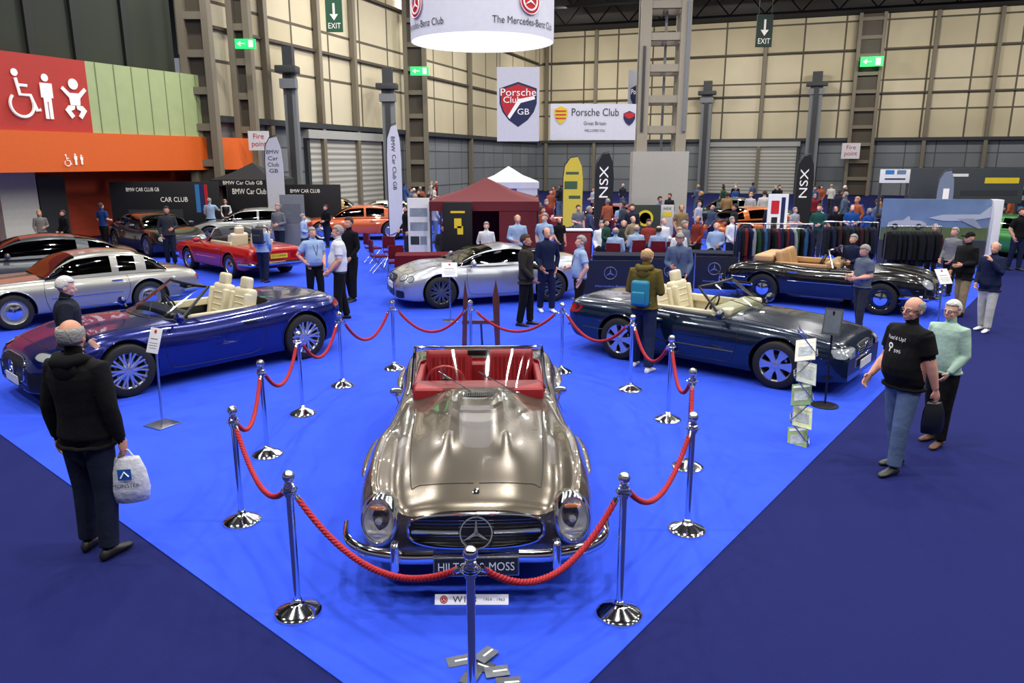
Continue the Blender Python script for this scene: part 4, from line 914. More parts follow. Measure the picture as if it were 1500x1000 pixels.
# ================================================================ PEOPLE
ARMS=dict(down=((.235,.02,1.13),(.245,-.04,.89)),fwd=((.24,.0,1.14),(.14,-.23,1.10)),low=((.235,.0,1.13),(.17,-.17,.94)),mouth=((.24,-.12,1.17),(.08,-.20,1.40)),hip=((.33,.07,1.16),(.20,-.03,.98)),cross=((.235,-.06,1.14),(-.04,-.21,1.19)),back=((.27,.11,1.14),(.07,.17,.98)),reach=((.25,-.22,1.24),(.20,-.47,1.22)),pocket=((.27,.05,1.14),(.205,-.04,.93)))
def segd(P_,a,b):
    a=np.array(a);b=np.array(b);ab=b-a;t=np.clip(((P_-a)@ab)/max(1e-9,ab@ab),0,1);return np.linalg.norm(P_-(a+t[:,None]*ab),axis=1),t
def person(x,y,h=1.75,rz=0,top=None,low=None,skin=0,hair=HG,style='short',sleeve='long',aL='down',aR='down',lean=0,hy=0,hp=0,sit=False,bulk=1.0,belly=0,step=.08,lod=1,label='person',shoe=None,z0=0,extra=None,group=None,foot=.10,hem=.90):
    sk=SKIN[skin];top=top or fab((60,70,90));low=low or fab((30,34,50));shoe=shoe or M('shoe_dark',(22,20,20),.5)
    s=h/1.75;rz=math.radians(rz);root=thing('person',label,'person',x,y,z0,rz,group)
    dz=-.43 if sit else 0
    hip=Vector((0,0,.92+dz));RX=Matrix.Rotation(lean,3,'X')
    def U(p):
        q=Vector(p)+Vector((0,0,dz))-hip;return RX@q+hip
    nk=U((0,.01,1.50));HR=RX@Matrix.Rotation(math.radians(hy),3,'Z')@Matrix.Rotation(math.radians(hp),3,'X')
    def Hd(p): return HR@(Vector(p)-Vector((0,.01,1.50)))+nk
    mb=MB();segs=[]
    nseg={0:20,1:14,2:10}[lod];B_=bulk
    rings=[(.80,.105,.085),(.85,.158,.112),(.92,.176,.122),(1.0,.162+belly*.25,.114+belly*.5),(1.08,.154+belly*.3,.110+belly*.75),(1.18,.160+belly*.15,.114+belly*.5),(1.28,.178,.122+belly*.15),(1.36,.192,.120),(1.42,.182,.105),(1.455,.125,.085),(1.485,.068,.065)]
    rr=[]
    for z,a,b in rings:
        bb=B_ if z>.88 else 1
        rr.append([U((a*bb*math.cos(2*PI*j/nseg),-belly*.35*(1 if .95<z<1.25 else 0)+b*bb*math.sin(2*PI*j/nseg)*(1.0),z)) for j in range(nseg)])
    mb.loft(rr,top)
    segs.append((U((0,0,.84)),U((0,0,1.44)),.16,.16,'T'))
    mb.tube([U((0,.018,1.43)),Hd((0,.005,1.58))],[.062,.054],sk,nseg);segs.append((U((0,.015,1.485)),Hd((0,.0,1.58)),.055,.05,'S'))
    def hell(c,r): 
        t=MB().ell(c,r,sk,n=nseg+2);mb.add([Hd(p) for p in t.v],t.f,sk)
    hell((0,.012,1.650),(.077,.096,.098));hell((0,-.022,1.590),(.058,.068,.070));hell((0,-.062,1.540),(.026,.022,.020));hell((0,-.070,1.640),(.052,.022,.016))
    for q in (1,-1): hell((q*.079,.018,1.615),(.012,.020,.032));hell((q*.036,-.062,1.595),(.022,.022,.022))
    mb.tube([Hd((0,-.082,1.636)),Hd((0,-.108,1.602)),Hd((0,-.092,1.590))],[.009,.0145,.012],sk,8)
    hell((0,-.082,1.562),(.024,.012,.010))
    segs.append((Hd((0,-.03,1.56)),Hd((0,.01,1.66)),.09,.09,'S'))
    hands={}
    for q,an in ((1,aL),(-1,aR)):
        e_,w_=ARMS[an] if isinstance(an,str) else an
        S0=U((q*.172,.0,1.41));E=U((q*e_[0],e_[1],e_[2]));Wr=U((q*w_[0],w_[1],w_[2]))
        k=B_ if sleeve=='long' else 1.0
        mb.tube([U((q*.10,0,1.40)),S0,S0.lerp(E,.5),E,E.lerp(Wr,.35),Wr],[.07*B_,.068*B_,.057*k,.047*k,.047*k,.034*(1.15 if sleeve=='long' else .9)],top,nseg)
        if sleeve=='long': segs.append((S0,Wr,.05,.04,'A'))
        else:
            M1=S0.lerp(E,.66);mb.tube([S0,M1],[.072*B_,.068*B_],top,nseg);segs.append((S0,M1,.06,.06,'A'));segs.append((M1,E,.045,.045,'S'));segs.append((E,Wr,.04,.035,'S'))
        d=(Wr-E).normalized();fw=Vector((0,-1,0)) if abs(d.z)>.6 else Vector((0,0,1))
        sd=(fw-d*fw.dot(d)).normalized();nrm=d.cross(sd).normalized()
        if nrm.x*q>0: nrm=-nrm
        hm=mb if lod==0 else MB()
        rgs=[]
        for t,a,b in ((-.01,.026,.022),(.02,.034,.019),(.06,.042,.017),(.095,.040,.013),(.103,.03,.008)):
            c0=Wr+d*t;rgs.append([c0+sd*math.cos(2*PI*j/10)*a+nrm*math.sin(2*PI*j/10)*b for j in range(10)])
        hm.loft(rgs,sk)
        fr_=.0085 if lod==0 else .0095
        for i,l in enumerate((.070,.080,.074,.056)):
            b0=Wr+d*.092+sd*(.030-.020*i);m1=b0+d*l*.5+nrm*.008;m2=m1+d*l*.33+nrm*.024;m3=m2+d*l*.12+nrm*.022
            hm.tube([b0-d*.015,m1,m2,m3],[fr_,fr_,fr_*.9,fr_*.75],sk,7)
        t0=Wr+d*.028+sd*.026;t1=t0+sd*.026+d*.022+nrm*.008;t2=t1+d*.036+sd*.006+nrm*.012
        hm.tube([t0,t1,t2],[.013,.0115,.009],sk,7)
        segs.append((Wr,Wr+d*.19,.03,.02,'S'));hands[q]=Wr+d*.11+nrm*.02
        if lod: hands.setdefault('g',[]).append(hm)
    feet=[]
    for q in (1,-1):
        st=step*q
        Hj=Vector((q*.088,0,.90+dz))
        if sit: Kn=Vector((q*.13,-.43,.50));An=Vector((q*.13,-.42,.08))
        else: Kn=Vector((q*(.09+foot*.15),-.015-st*.5,.49));An=Vector((q*(foot+.0),-st+.02,.085))
        mb.tube([Hj+Vector((0,0,.02)),Hj.lerp(Kn,.3),Kn,Kn.lerp(An,.4),An],[.104,.101,.080,.074,.068],low,nseg);segs.append((Hj,Kn,.09,.07,'L'));segs.append((Kn,An,.07,.06,'L'))
        feet.append(An)
    vox={0:.0085,1:.015,2:.022}[lod]
    me=mb.mesh('body',None);o=bpy.data.objects.new('t',me);COL.objects.link(o)
    md=o.modifiers.new('r','REMESH');md.mode='VOXEL';md.voxel_size=vox
    sm=o.modifiers.new('s','SMOOTH');sm.factor=.5;sm.iterations={0:3,1:2,2:1}[lod]
    me2=evalmesh(o);bpy.data.objects.remove(o);bpy.data.meshes.remove(me)
    n=len(me2.polygons);cen=np.empty(n*3);me2.polygons.foreach_get('center',cen);cen=cen.reshape(-1,3)
    D=[]
    for a,b,ra,rb,tg in segs:
        d,t=segd(cen,a,b);D.append(d-(ra+(rb-ra)*t))
    D=np.array(D);ix=D.argmin(0);tags=np.array([{'T':0,'A':1,'L':2,'S':3}[q[4]] for q in segs])[ix]
    RI=np.array(RX.inverted());hp_=np.array(hip);qz=((cen-hp_)@RI.T+hp_)[:,2]-dz
    mi=np.where(tags==3,0,np.where(tags==1,1,np.where(tags==0,np.where(qz>hem,1,2),np.where((qz>hem)&(not sit),1,2))))
    me2.materials.clear()
    for m in (sk,top,low): me2.materials.append(m)
    me2.polygons.foreach_set('material_index',mi.astype(np.int32));me2.polygons.foreach_set('use_smooth',[True]*n)
    if lod and hands.get('g'):
        bm=bmesh.new();bm.from_mesh(me2)
        for g in hands['g']:
            tmp=g.mesh('h',None);bm.from_mesh(tmp);bpy.data.meshes.remove(tmp)
        for f in bm.faces: f.smooth=True
        bm.to_mesh(me2);bm.free()
    SM=Matrix.Diagonal((s,s,s,1))
    body=mkobj('body',me2,root,T=SM)
    for q,An in zip((1,-1),feet):
        sh=MB();rg=[]
        for t,a,b in ((.075,.012,.03),(.065,.032,.055),(.03,.040,.085),(-.03,.040,.075),(-.09,.046,.052),(-.14,.046,.040),(-.18,.034,.030),(-.195,.012,.018)):
            rg.append([(An.x+a*math.cos(2*PI*j/12)+q*(-t*.12),An.y+t,max(0,b*.5+b*.56*math.sin(2*PI*j/12))) for j in range(12)])
        sh.loft(rg,shoe).obj('shoe',root,T=SM,smooth=70)
    if style!='none':
        hb=MB().ell((0,.014,1.655),(.083,.102,.103),hair,n=24);v=hb.v;keep=[]
        for f in hb.f:
            c=sum((Vector(v[i]) for i in f),Vector())/len(f);zz_=c.z-1.655;yy=c.y-.014
            ok=zz_>.035+(-.35*min(0,yy+.03)) and yy>-.085 or (yy>-.0 and zz_>-.045) or (yy>-.03 and zz_>0.0)
            if style=='long': ok=ok or (yy>-.02 and zz_>-.10)
            if style=='bald': ok=(yy>-.015 and -.055<zz_<.035)
            if style=='cap': ok=zz_>.015
            if ok: keep.append(f)
        hm2=MB();hm2.add([Hd(Vector(p)) for p in v],keep,hair)
        if style=='long': 
            t=MB().ell((0,.06,1.56),(.075,.045,.085),hair,n=16);hm2.add([Hd(p) for p in t.v],t.f,hair)
        if style=='cap':
            t=MB().box((0,-.105,1.675),(.12,.09,.012),hair,b=.005);hm2.add([Hd(p) for p in t.v],t.f,hair)
        ho=hm2.obj('hair' if style!='cap' else 'cap',root,T=SM,smooth=80)
        sl=ho.modifiers.new('thick','SOLIDIFY');sl.thickness=.010;sl.offset=.4
    if lod<2:
        EW=M('eye_white',(225,222,216),.3);EP=M('eye_dark',(40,28,22),.3)
        for q in (1,-1):
            ey=MB()
            t=MB().ell((q*.031,-.082,1.628),(.014,.008,.008),EW,n=10);ey.add([Hd(p) for p in t.v],t.f,EW)
            t=MB().ell((q*.031,-.087,1.628),(.006,.005,.006),EP,n=8);ey.add([Hd(p) for p in t.v],t.f,EP)
            ey.obj('eye',root,T=SM)
            t=MB().box((q*.033,-.089,1.650),(.032,.008,.006),hair,b=.002);ey=MB();ey.add([Hd(p) for p in t.v],t.f,hair);ey.obj('eyebrow',root,T=SM)
        t=MB().box((0,-.094,1.562),(.042,.006,.007),M('lips',(170,92,84),.5),b=.002);mo=MB();mo.add([Hd(p) for p in t.v],t.f,t.mt[0]);mo.obj('mouth',root,T=SM)
    W4=TR(x,y,z0,rz)@SM
    r={'root':root,'L':W4@hands[1],'R':W4@hands[-1],'M':W4}
    def part(t,nm,col,fn=U,sm_=80): 
        g=MB();g.add([fn(p) for p in t.v],t.f,col);return g.obj(nm,root,T=SM,smooth=sm_)
    if lod<2 and not sit and 'belt' not in (extra or ()):
        k_=1 if hem>.85 else .97
        t=MB();t.tube([(.176*B_*k_*math.cos(2*PI*j/28),.124*B_*k_*math.sin(2*PI*j/28),hem+.012+.004*math.sin(j*2.1)) for j in range(29)],.017,top,8);part(t,'garment_hem',top)
    if extra:
        if 'glasses' in extra:
            g=MB()
            for q in (1,-1):
                T=Matrix.Translation((q*.033,-.098,1.627))@Matrix.Rotation(PI/2,4,'X');t=MB().ring((0,0,0),.021,.0028,BLK,T,16,5);t.tube([(q*.055,-.095,1.632),(q*.082,.01,1.63)],.0025,BLK,5);g.add(t.v,t.f,BLK)
            part(g,'glasses',BLK,Hd)
        if 'hood' in extra:
            t=MB();t.tube([(.09,-.02,1.47),(.10,.05,1.49),(.05,.115,1.47),(-.05,.115,1.47),(-.10,.05,1.49),(-.09,-.02,1.47)],[.025,.04,.055,.055,.04,.025],top,12);t.ell((0,.115,1.42),(.10,.045,.09),top,n=16);part(t,'hood',top)
        if 'collar' in extra:
            t=MB();t.tube([(.03,-.075,1.46),(.062,-.02,1.495),(.055,.05,1.505),(-.055,.05,1.505),(-.062,-.02,1.495),(-.03,-.075,1.46)],[.012,.016,.018,.018,.016,.012],top,8);part(t,'collar',top)
        if 'lanyard' in extra:
            t=MB();t.tube([(.055,.0,1.49),(.05,-.13*B_,1.36),(.0,-.135*B_-belly*.6,1.15)],.006,NAVYC,5);t.tube([(-.055,.0,1.49),(-.05,-.13*B_,1.36),(.0,-.135*B_-belly*.6,1.15)],.006,NAVYC,5);part(t,'lanyard',NAVYC)
        if 'belt' in extra:
            t=MB();t.tube([(.175*B_*math.cos(2*PI*j/24),.121*B_*math.sin(2*PI*j/24)-belly*.2,.915) for j in range(25)],.016,BLK,6);part(t,'belt',BLK)
        if 'vest' in extra:
            t=MB();t.loft([[(a*B_*1.05*math.cos(2*PI*j/20),b*B_*1.07*math.sin(2*PI*j/20),z) for j in range(20)] for z,a,b in rings[2:9]],BLK,cap=False);part(t,'waistcoat',BLK)
    return r
def at(u,vf,vh,**k):
    x,y=fp(u,vf);hh=H-y*math.tan(PT+math.atan((vh-500)/F));ZONES.append((x,y,.7));return person(x,y,h=max(1.5,min(1.93,hh)),**k)
BK=fab((13,13,15));JN=fab((22,28,46));NV=fab((20,28,56));LBS=fab((142,164,196));WS=fab((204,206,210));DJ=fab((26,36,62));LJ=fab((84,102,134));GR=fab((100,104,110));KH=fab((136,120,94));OL=fab((92,80,32));CH=fab((44,46,52))
a=at(150,806,460,rz=168,top=BK,low=JN,hair=HG,style='bald',skin=1,aL=((.25,.03,1.13),(.265,-.02,.88)),aR=((.24,.02,1.13),(.25,-.03,.89)),hy=15,bulk=1.2,lod=0,label='person seen from behind in black hooded jacket and dark jeans',extra=['hood'],step=.04,foot=.12,hem=.84)
def bag(p,w,h,col,label,name='carrier_bag',txt=None,rz=0,tcol=None):
    root=thing(name,label,'bag',p.x,p.y,p.z,rz)
    mb=MB();rg=[]
    for i,(z,a,b) in enumerate(((-h,.30,.25),(-h*.97,.46,.45),(-h*.7,.52,.55),(-h*.35,.47,.42),(-h*.15,.38,.22),(-h*.08,.33,.10))):
        rg.append([((a*w+.006*math.sin(j*2.3+i))*math.cos(2*PI*j/20),b*w*.45*math.sin(2*PI*j/20)*(1+.1*math.sin(j*1.7+i*2)),z) for j in range(20)])
    mb.loft(rg,col);T=UP(0,-w*.27,-h*.55)
    if txt:
        for t,hh,yy,ww in txt: mb.text(t,hh,tcol or NAVYC,T,y=yy,w=ww,z=.0)
        mb.prism([(-.05,.03),(.05,.03),(.05,.12),(-.05,.12)],-.002,.001,M('print_blue',(30,90,170),.5),T).tube([(-.03,.05,.004),(.0,.10,.004),(.03,.06,.004)],.006,IW,5,T)
    mb.obj('bag_body',root,smooth=80)
    MB().tube([(-w*.2,0,-h*.1),(-w*.08,0,.02),(0,0,.03),(w*.08,0,.02),(w*.2,0,-h*.1)],.008,col,6).obj('handle',root)
bag(a['R']+Vector((.02,-.0,-.01)),.30,.42,M('white_plastic_bag',(206,208,216),.35,bump=.5,bscale=14),'white plastic carrier bag with blue print held in a hand',txt=[('MONSTER',.035,-.02,.2)],rz=.2)
at(120,612,405,rz=120,top=fab((24,28,40)),low=BK,hair=HW,style='short',skin=2,aL='low',aR='pocket',bulk=1.2,lod=0,hp=12,label='person with white hair in dark padded jacket',extra=['collar'])
b=at(1308,686,435,rz=-72,top=BK,low=LJ,hair=HG,style='bald',skin=0,sleeve='short',aL=((.245,.05,1.13),(.26,.12,.90)),aR=((.235,-.02,1.12),(.22,-.20,.95)),bulk=1.2,belly=.07,lod=0,hem=.86,step=.12,label='person in black printed t-shirt, glasses and pale jeans',extra=['glasses'],shoe=M('trainer_yellow',(44,46,40),.5))
pm=MB()
def chest(pts2):
    return [(px,-math.sqrt(max(.0,1-(px/.22)**2))*.157-.008-off,pz) for px,pz,off in pts2]
v_,f_,tw_=text_geo("Fuzz'd Up!");k_=.20/tw_
pm.add(chest([(p[0]*k_,1.36+p[1]*.05,0) for p in v_]),f_,IW)
v_,f_,tw_=text_geo("595");k_=.07/tw_
pm.add(chest([(p[0]*k_+.045,1.24+p[1]*.045,0.018) for p in v_]),f_,IW)
t=MB().ring((-.035,1.285,0),.022,.007,IW,None,16,5).tube([(-.035,1.27,0),(-.06,1.19,0)],.008,IW,5);pm.add([(p[0],chest([(p[0],p[1],.016)])[0][1]-p[2]*.3,p[1]) for p in t.v],t.f,IW)
po=pm.obj('shirt_print',b['root'],T=Matrix.Diagonal((b['M'].to_scale().x,)*3+(1,)))
bag(b['L']+Vector((0,0,.0)),.22,.36,M('black_gloss_bag',(20,22,26),.3),'glossy black gift bag carried by a hand','gift_bag')
at(1368,648,440,rz=-62,top=fab((156,184,168)),low=BK,hair=HW,style='short',skin=2,aL='low',aR='low',bulk=1.12,belly=.03,lod=0,label='person with short white hair, glasses and pale mint sweater',extra=['glasses'],shoe=M('shoe_brown',(90,60,42),.6))
c=at(940,540,363,rz=150,top=OL,low=DJ,hair=HBL,style='bald',skin=0,aL='fwd',aR='fwd',bulk=1.14,lod=0,hp=18,label='person in olive hooded jacket wearing turquoise backpack',shoe=M('trainer_white',(220,220,220),.5),extra=['hood'],step=.12,foot=.15)
def backpack(c,col,label,w=.28,h=.40,zc=1.22):
    root=mkobj('backpack',None,None,label,'backpack',c['root'].matrix_basis@Matrix.Translation((0,.20,zc)))
    MB().box((0,0,0),(w,.14,h),col,b=.05).obj('main_pouch',root,smooth=60);MB().box((0,.09,-.06),(w*.75,.06,h*.5),col,b=.025).obj('front_pocket',root,smooth=60)
    for s in (-1,1): MB().tube([(s*.09,-.07,h*.42),(s*.11,-.16,h*.56),(s*.12,-.30,h*.42),(s*.13,-.335,h*.1),(s*.14,-.24,-.14),(s*.12,-.07,-h*.4)],.016,col,6,flat=1).obj('strap',root)
backpack(c,M('turquoise_nylon',(24,118,146),.6),'turquoise backpack worn on the back',.26,.38,1.2)
at(990,468,340,rz=-15,top=fab((76,90,116)),low=BK,hair=HG,style='short',skin=1,aL='low',aR='fwd',hp=22,bulk=1.12,lod=1,label='person in slate blue shirt with lanyard looking down',extra=['collar','lanyard'])
at(1256,484,358,rz=-80,top=fab((84,92,108)),low=CH,hair=HG,style='short',skin=0,sleeve='short',aL='fwd',aR='fwd',bulk=1.12,belly=.05,hp=15,lod=1,label='person in grey t-shirt holding a phone')
at(1240,446,343,rz=-60,top=NV,low=JN,hair=HG,style='short',aL='fwd',aR='low',bulk=1.1,label='person in navy jacket standing near the roadster')
at(770,476,343,rz=75,top=fab((42,38,32)),low=BK,hair=HB,style='short',skin=1,aL='fwd',aR='low',bulk=1.2,lod=0,label='person in dark waxed jacket and black trousers',extra=['collar'],hem=.82)
at(800,456,333,rz=20,top=NV,low=NV,hair=HB,style='bald',skin=0,aL='pocket',aR='low',lod=1,label='person in navy jumper and trousers facing a companion',bulk=1.08,shoe=M('trainer_white',(220,220,220),.5))
at(848,472,345,rz=-78,top=LBS,low=BK,hair=HG,style='short',skin=2,sleeve='short',aL='pocket',aR='fwd',belly=.05,bulk=1.08,lod=0,label='person in pale blue short sleeved shirt with lanyard',extra=['collar','lanyard','belt'])
at(464,448,333,rz=35,top=LBS,low=BK,hair=HG,style='short',skin=0,sleeve='short',aL='low',aR='hip',belly=.06,bulk=1.12,lod=0,label='person in pale blue shirt and black trousers',extra=['collar','lanyard','belt'])
at(501,468,330,rz=-75,top=WS,low=BK,hair=HG,style='short',skin=0,sleeve='short',aL='low',aR='low',belly=.07,bulk=1.12,lod=0,label='person in white short sleeved shirt and black trousers',extra=['collar','belt'])
at(516,440,318,rz=-30,top=BK,low=BK,hair=HB,style='short',aL='low',aR='low',label='person in black clothing beside colleagues')
e=at(388,413,326,rz=172,top=LBS,low=NV,hair=HG,style='short',skin=0,aL='low',aR='low',bulk=1.12,label='person in pale blue shirt wearing dark backpack')
backpack(e,M('navy_nylon',(20,24,38),.6),'dark navy backpack worn on the back')
at(412,378,298,rz=-20,top=GR,low=JN,hair=HG,skin=0,aL='fwd',aR='low',bulk=1.1,label='person in grey sweater beside the walkway')
at(252,388,302,rz=20,top=CH,low=JN,hair=HK,skin=1,aL='fwd',aR='pocket',bulk=1.1,label='person in charcoal jacket holding papers')
at(156,366,297,rz=160,top=fab((24,52,104)),low=BK,hair=HB,sleeve='short',aL='low',aR='fwd',label='person in blue t-shirt with back turned')
at(100,374,310,rz=-30,top=BK,low=JN,hair=HB,aL='low',aR='low',bulk=1.16,label='person in black jacket near the parked coupe')
at(66,374,318,rz=30,top=fab((120,114,108)),low=CH,hair=HBL,style='long',aL='fwd',aR='low',label='person with fair hair in beige coat')
at(312,352,290,rz=180,top=LBS,low=BK,hair=HG,sleeve='short',aL='low',aR='reach',bulk=1.1,label='person in pale blue shirt at the club stand')
at(334,346,292,rz=30,top=WS,low=BK,hair=HG,style='short',aL='fwd',aR='low',label='person in white shirt with dark waistcoat',extra=['vest'])
at(300,340,280,rz=0,top=BK,low=BK,hair=HW,style='cap',aL='low',aR='low',label='person in white cap and black top')
at(118,340,275,rz=-90,top=CH,low=BK,hair=HB,label='person in dark clothing by the doorway')
at(1404,462,340,rz=-75,top=BK,low=KH,hair=BK,style='cap',skin=0,aL='fwd',aR='low',bulk=1.24,belly=.04,lod=1,label='person in black coat, cap and beige trousers',hem=.78)
at(1440,484,354,rz=-60,top=NV,low=fab((184,184,180)),hair=HG,style='bald',skin=0,aL='mouth',aR='low',bulk=1.2,lod=1,label='person in navy jacket and pale trousers touching face',shoe=M('trainer_white',(220,220,220),.5),hem=.80)
at(1386,432,333,rz=-70,top=fab((110,112,116)),low=BK,hair=HG,aL='low',aR='low',bulk=1.1,label='person in grey jacket beside the aisle')
at(1360,412,328,rz=-40,top=fab((54,28,34)),low=BK,hair=HG,aL='low',aR='low',label='person in dark red jumper')
mids=[(713,410,325,WS,HG,0),(758,412,314,LBS,HG,20),(797,408,312,LBS,HG,-30),(925,390,326,KH,HG,40),(886,398,322,fab((36,64,54)),HB,60),(1018,396,316,fab((120,46,36)),HB,-50),(1068,392,331,WS,HG,30),
 (1242,372,300,fab((26,70,130)),HB,-30),(1266,376,305,fab((30,70,140)),HG,-160),(1218,370,302,BK,HB,0),(1196,366,300,WS,HBL,40),(1280,384,318,BK,HK,170),(1462,362,302,fab((70,60,70)),HB,-20),(1484,395,304,BK,HB,10),(1448,366,310,CH,HB,-60),
 (660,352,292,GR,HB,20),(480,362,300,BK,HB,-20),(448,384,318,LBS,HG,100),(800,362,292,fab((100,28,36)),HG,0),(846,368,300,GR,HB,30),(862,378,302,fab((54,64,100)),HG,80),(960,368,305,BK,HG,-20),(995,372,300,fab((130,110,74)),HB,20),(1160,366,306,fab((150,150,156)),HG,20),(1040,362,300,fab((60,70,90)),HG,-60),(908,360,298,LBS,HG,0),(818,392,318,BK,HK,40)]
for u,vf,vh,t,hr_,r in mids: at(u,vf,vh,rz=r+R.uniform(-15,15),top=t,low=R.choice([BK,JN,CH,NV]),hair=hr_,style=R.choice(['short','short','bald']),skin=R.randint(0,2),sleeve=R.choice(['long','short']),aL=R.choice(['low','fwd','down']),aR=R.choice(['low','fwd','pocket']),lod=2,bulk=1.1,label='visitor standing among the club stands in casual clothes')
ZONES+=[(xa(712,23,2),23,2.3),(xa(745,34,2),34,2),(cx,40,2.2),(xa(372,34.2,2),34.2,2.2),(xa(1367,22.5,1),22.5,2)]
ZONES+=[(xa(u_,y_,1),y_,.9) for u_,y_ in ((838,30),(884,30),(1177,30),(1383,26),(578,27),(1137,24),(944,26),(976,26.2),(614,22))]+[(*fp(u_,v_),.9) for u_,v_ in ((880,386),(912,384),(948,382),(1000,386),(970,380),(651,394))]
pal=[(34,38,52),(110,28,36),(168,168,174),(26,30,36),(52,80,136),(138,110,74),(64,68,74),(190,186,180),(28,72,64),(156,82,54),(82,92,120),(18,18,20),(18,18,20)]
fabs=[fab(c_) for c_ in pal]
cnt=0;tries=0
while cnt<84 and tries<1200:
    tries+=1
    y=R.choice([R.uniform(24.5,34),R.uniform(28,52)])
    u=R.choice([R.uniform(590,640),R.uniform(780,1030),R.uniform(820,1290),R.uniform(1020,1290),R.uniform(1440,1500)])
    x=xa(u,y,1)
    if any(math.hypot(x-a_,y-b_)<r_ for a_,b_,r_ in ZONES): continue
    ZONES.append((x,y,.75));cnt+=1
    person(x,y,R.uniform(1.6,1.85),rz=R.uniform(0,360),top=R.choice(fabs),low=R.choice([BK,JN,CH,LJ]),skin=R.randint(0,2),hair=R.choice([HG,HB,HK,HW,HBL]),aL=R.choice(['low','fwd','down','pocket']),aR=R.choice(['low','fwd','down']),lod=2,bulk=1.08,label='visitor in casual clothes browsing the exhibition hall',group='visitors in the hall')
# ================================================================ FURNITURE
MAR=fab((90,12,28));NVC=fab((16,20,42))
def chair(x,y,rz,mat=MAR,label='folding chair with maroon seat and steel frame'):
    root=thing('folding_chair',label,'chair',x,y,0,rz,'chairs around the club tables')
    MB().box((0,0,.45),(.42,.40,.05),mat,b=.02).obj('seat',root);MB().box((0,.22,.74),(.42,.04,.36),mat,b=.015).obj('backrest',root)
    for s in (-1,1):
        MB().tube([(s*.2,.24,.9),(s*.2,.2,.45),(s*.2,-.2,.0)],.012,CHR2,6).obj('leg',root);MB().tube([(s*.18,-.18,.45),(s*.18,.24,0)],.012,CHR2,6).obj('leg',root)
    return root
c0=chair(*fp(556,398),2.0)
for u,v,r in ((580,408,3.4),(548,384,2.2),(576,390,2.8)): 
    x,y=fp(u,v);copy_thing(c0,x,y,0,r)
def table(u,v,w,d,rz,mat,label):
    x,y=fp(u,v);root=thing('draped_table',label,'table',x,y,0,rz)
    MB().box((0,0,.735),(w,d,.03),mat,b=.008).obj('table_top',root)
    n=60;per=[]
    for i in range(n):
        t=i/n*4;s=int(t);f=t-s;cs=[(-w/2,-d/2),(w/2,-d/2),(w/2,d/2),(-w/2,d/2)];a_=cs[s];b_=cs[(s+1)%4];per.append((a_[0]+(b_[0]-a_[0])*f,a_[1]+(b_[1]-a_[1])*f))
    rg=[[(px*1.005,py*1.005,.74) for px,py in per],[(px*(1.03+.015*math.sin(i*1.9)),py*(1.03+.03*math.sin(i*1.9)),.02) for i,(px,py) in enumerate(per)]]
    MB().loft(rg,mat,cap=False).obj('tablecloth',root,smooth=70);return root,x,y
table(640,413,2.1,.8,.1,MAR,'long table draped with maroon cloth')
table(930,414,2.2,.8,-.1,NVC,'long table draped with navy cloth')
table(1046,410,1.5,.8,-.3,NVC,'table draped with navy cloth beside clothes rails')
for u,v,r,t in ((651,394,10,CH),(900,402,160,LBS),(930,396,190,LBS),(962,398,170,fab((136,154,190))),(992,402,20,WS),(880,386,0,WS),(912,384,-10,CH),(948,382,10,fab((130,50,44))),(1000,386,40,GR),(1046,390,-20,LBS),(970,380,30,WS)):
    x,y=fp(u,v)
    person(x,y,1.74,rz=r,top=t,low=BK,sit=True,hair=R.choice([HG,HW,HG,HB]),style=R.choice(['short','bald']),aL='fwd',aR='low',lod=2,bulk=1.1,belly=.04,label='person seated at a club table in a shirt')
    cr_=math.radians(r);copy_thing(c0,x-.05*math.sin(cr_),y+.05*math.cos(cr_),-.02,cr_)
def barrier(u,v,w,rz):
    x,y=fp(u,v);root=thing('barrier_banner','navy fabric barrier with silver star emblem on chrome posts','barrier',x,y,0,rz,'navy barrier banners')
    T=UP(0,0,.50);mb=MB().box((0,0,-.01),(w,.78,.015),M('navy_vinyl',(12,16,36),.5),T)
    mb.star(.14,ALU,T@Matrix.Translation((0,.1,0)),z=.01).text('Mercedes-Benz',.05,ALU,T,y=-.2,w=w*.45)
    mb.obj('banner',root)
    for s in (-1,1): MB().tube([(s*w/2,0,0),(s*w/2,0,1.0)],.02,CHR2,8).lathe([(.15,0),(.15,.012),(.02,.03)],CHR2,20,Matrix.Translation((s*w/2,0,0))).obj('post',root)
barrier(893,438,1.5,-.05);barrier(980,434,1.1,-.12);barrier(1044,430,1.1,-.2)
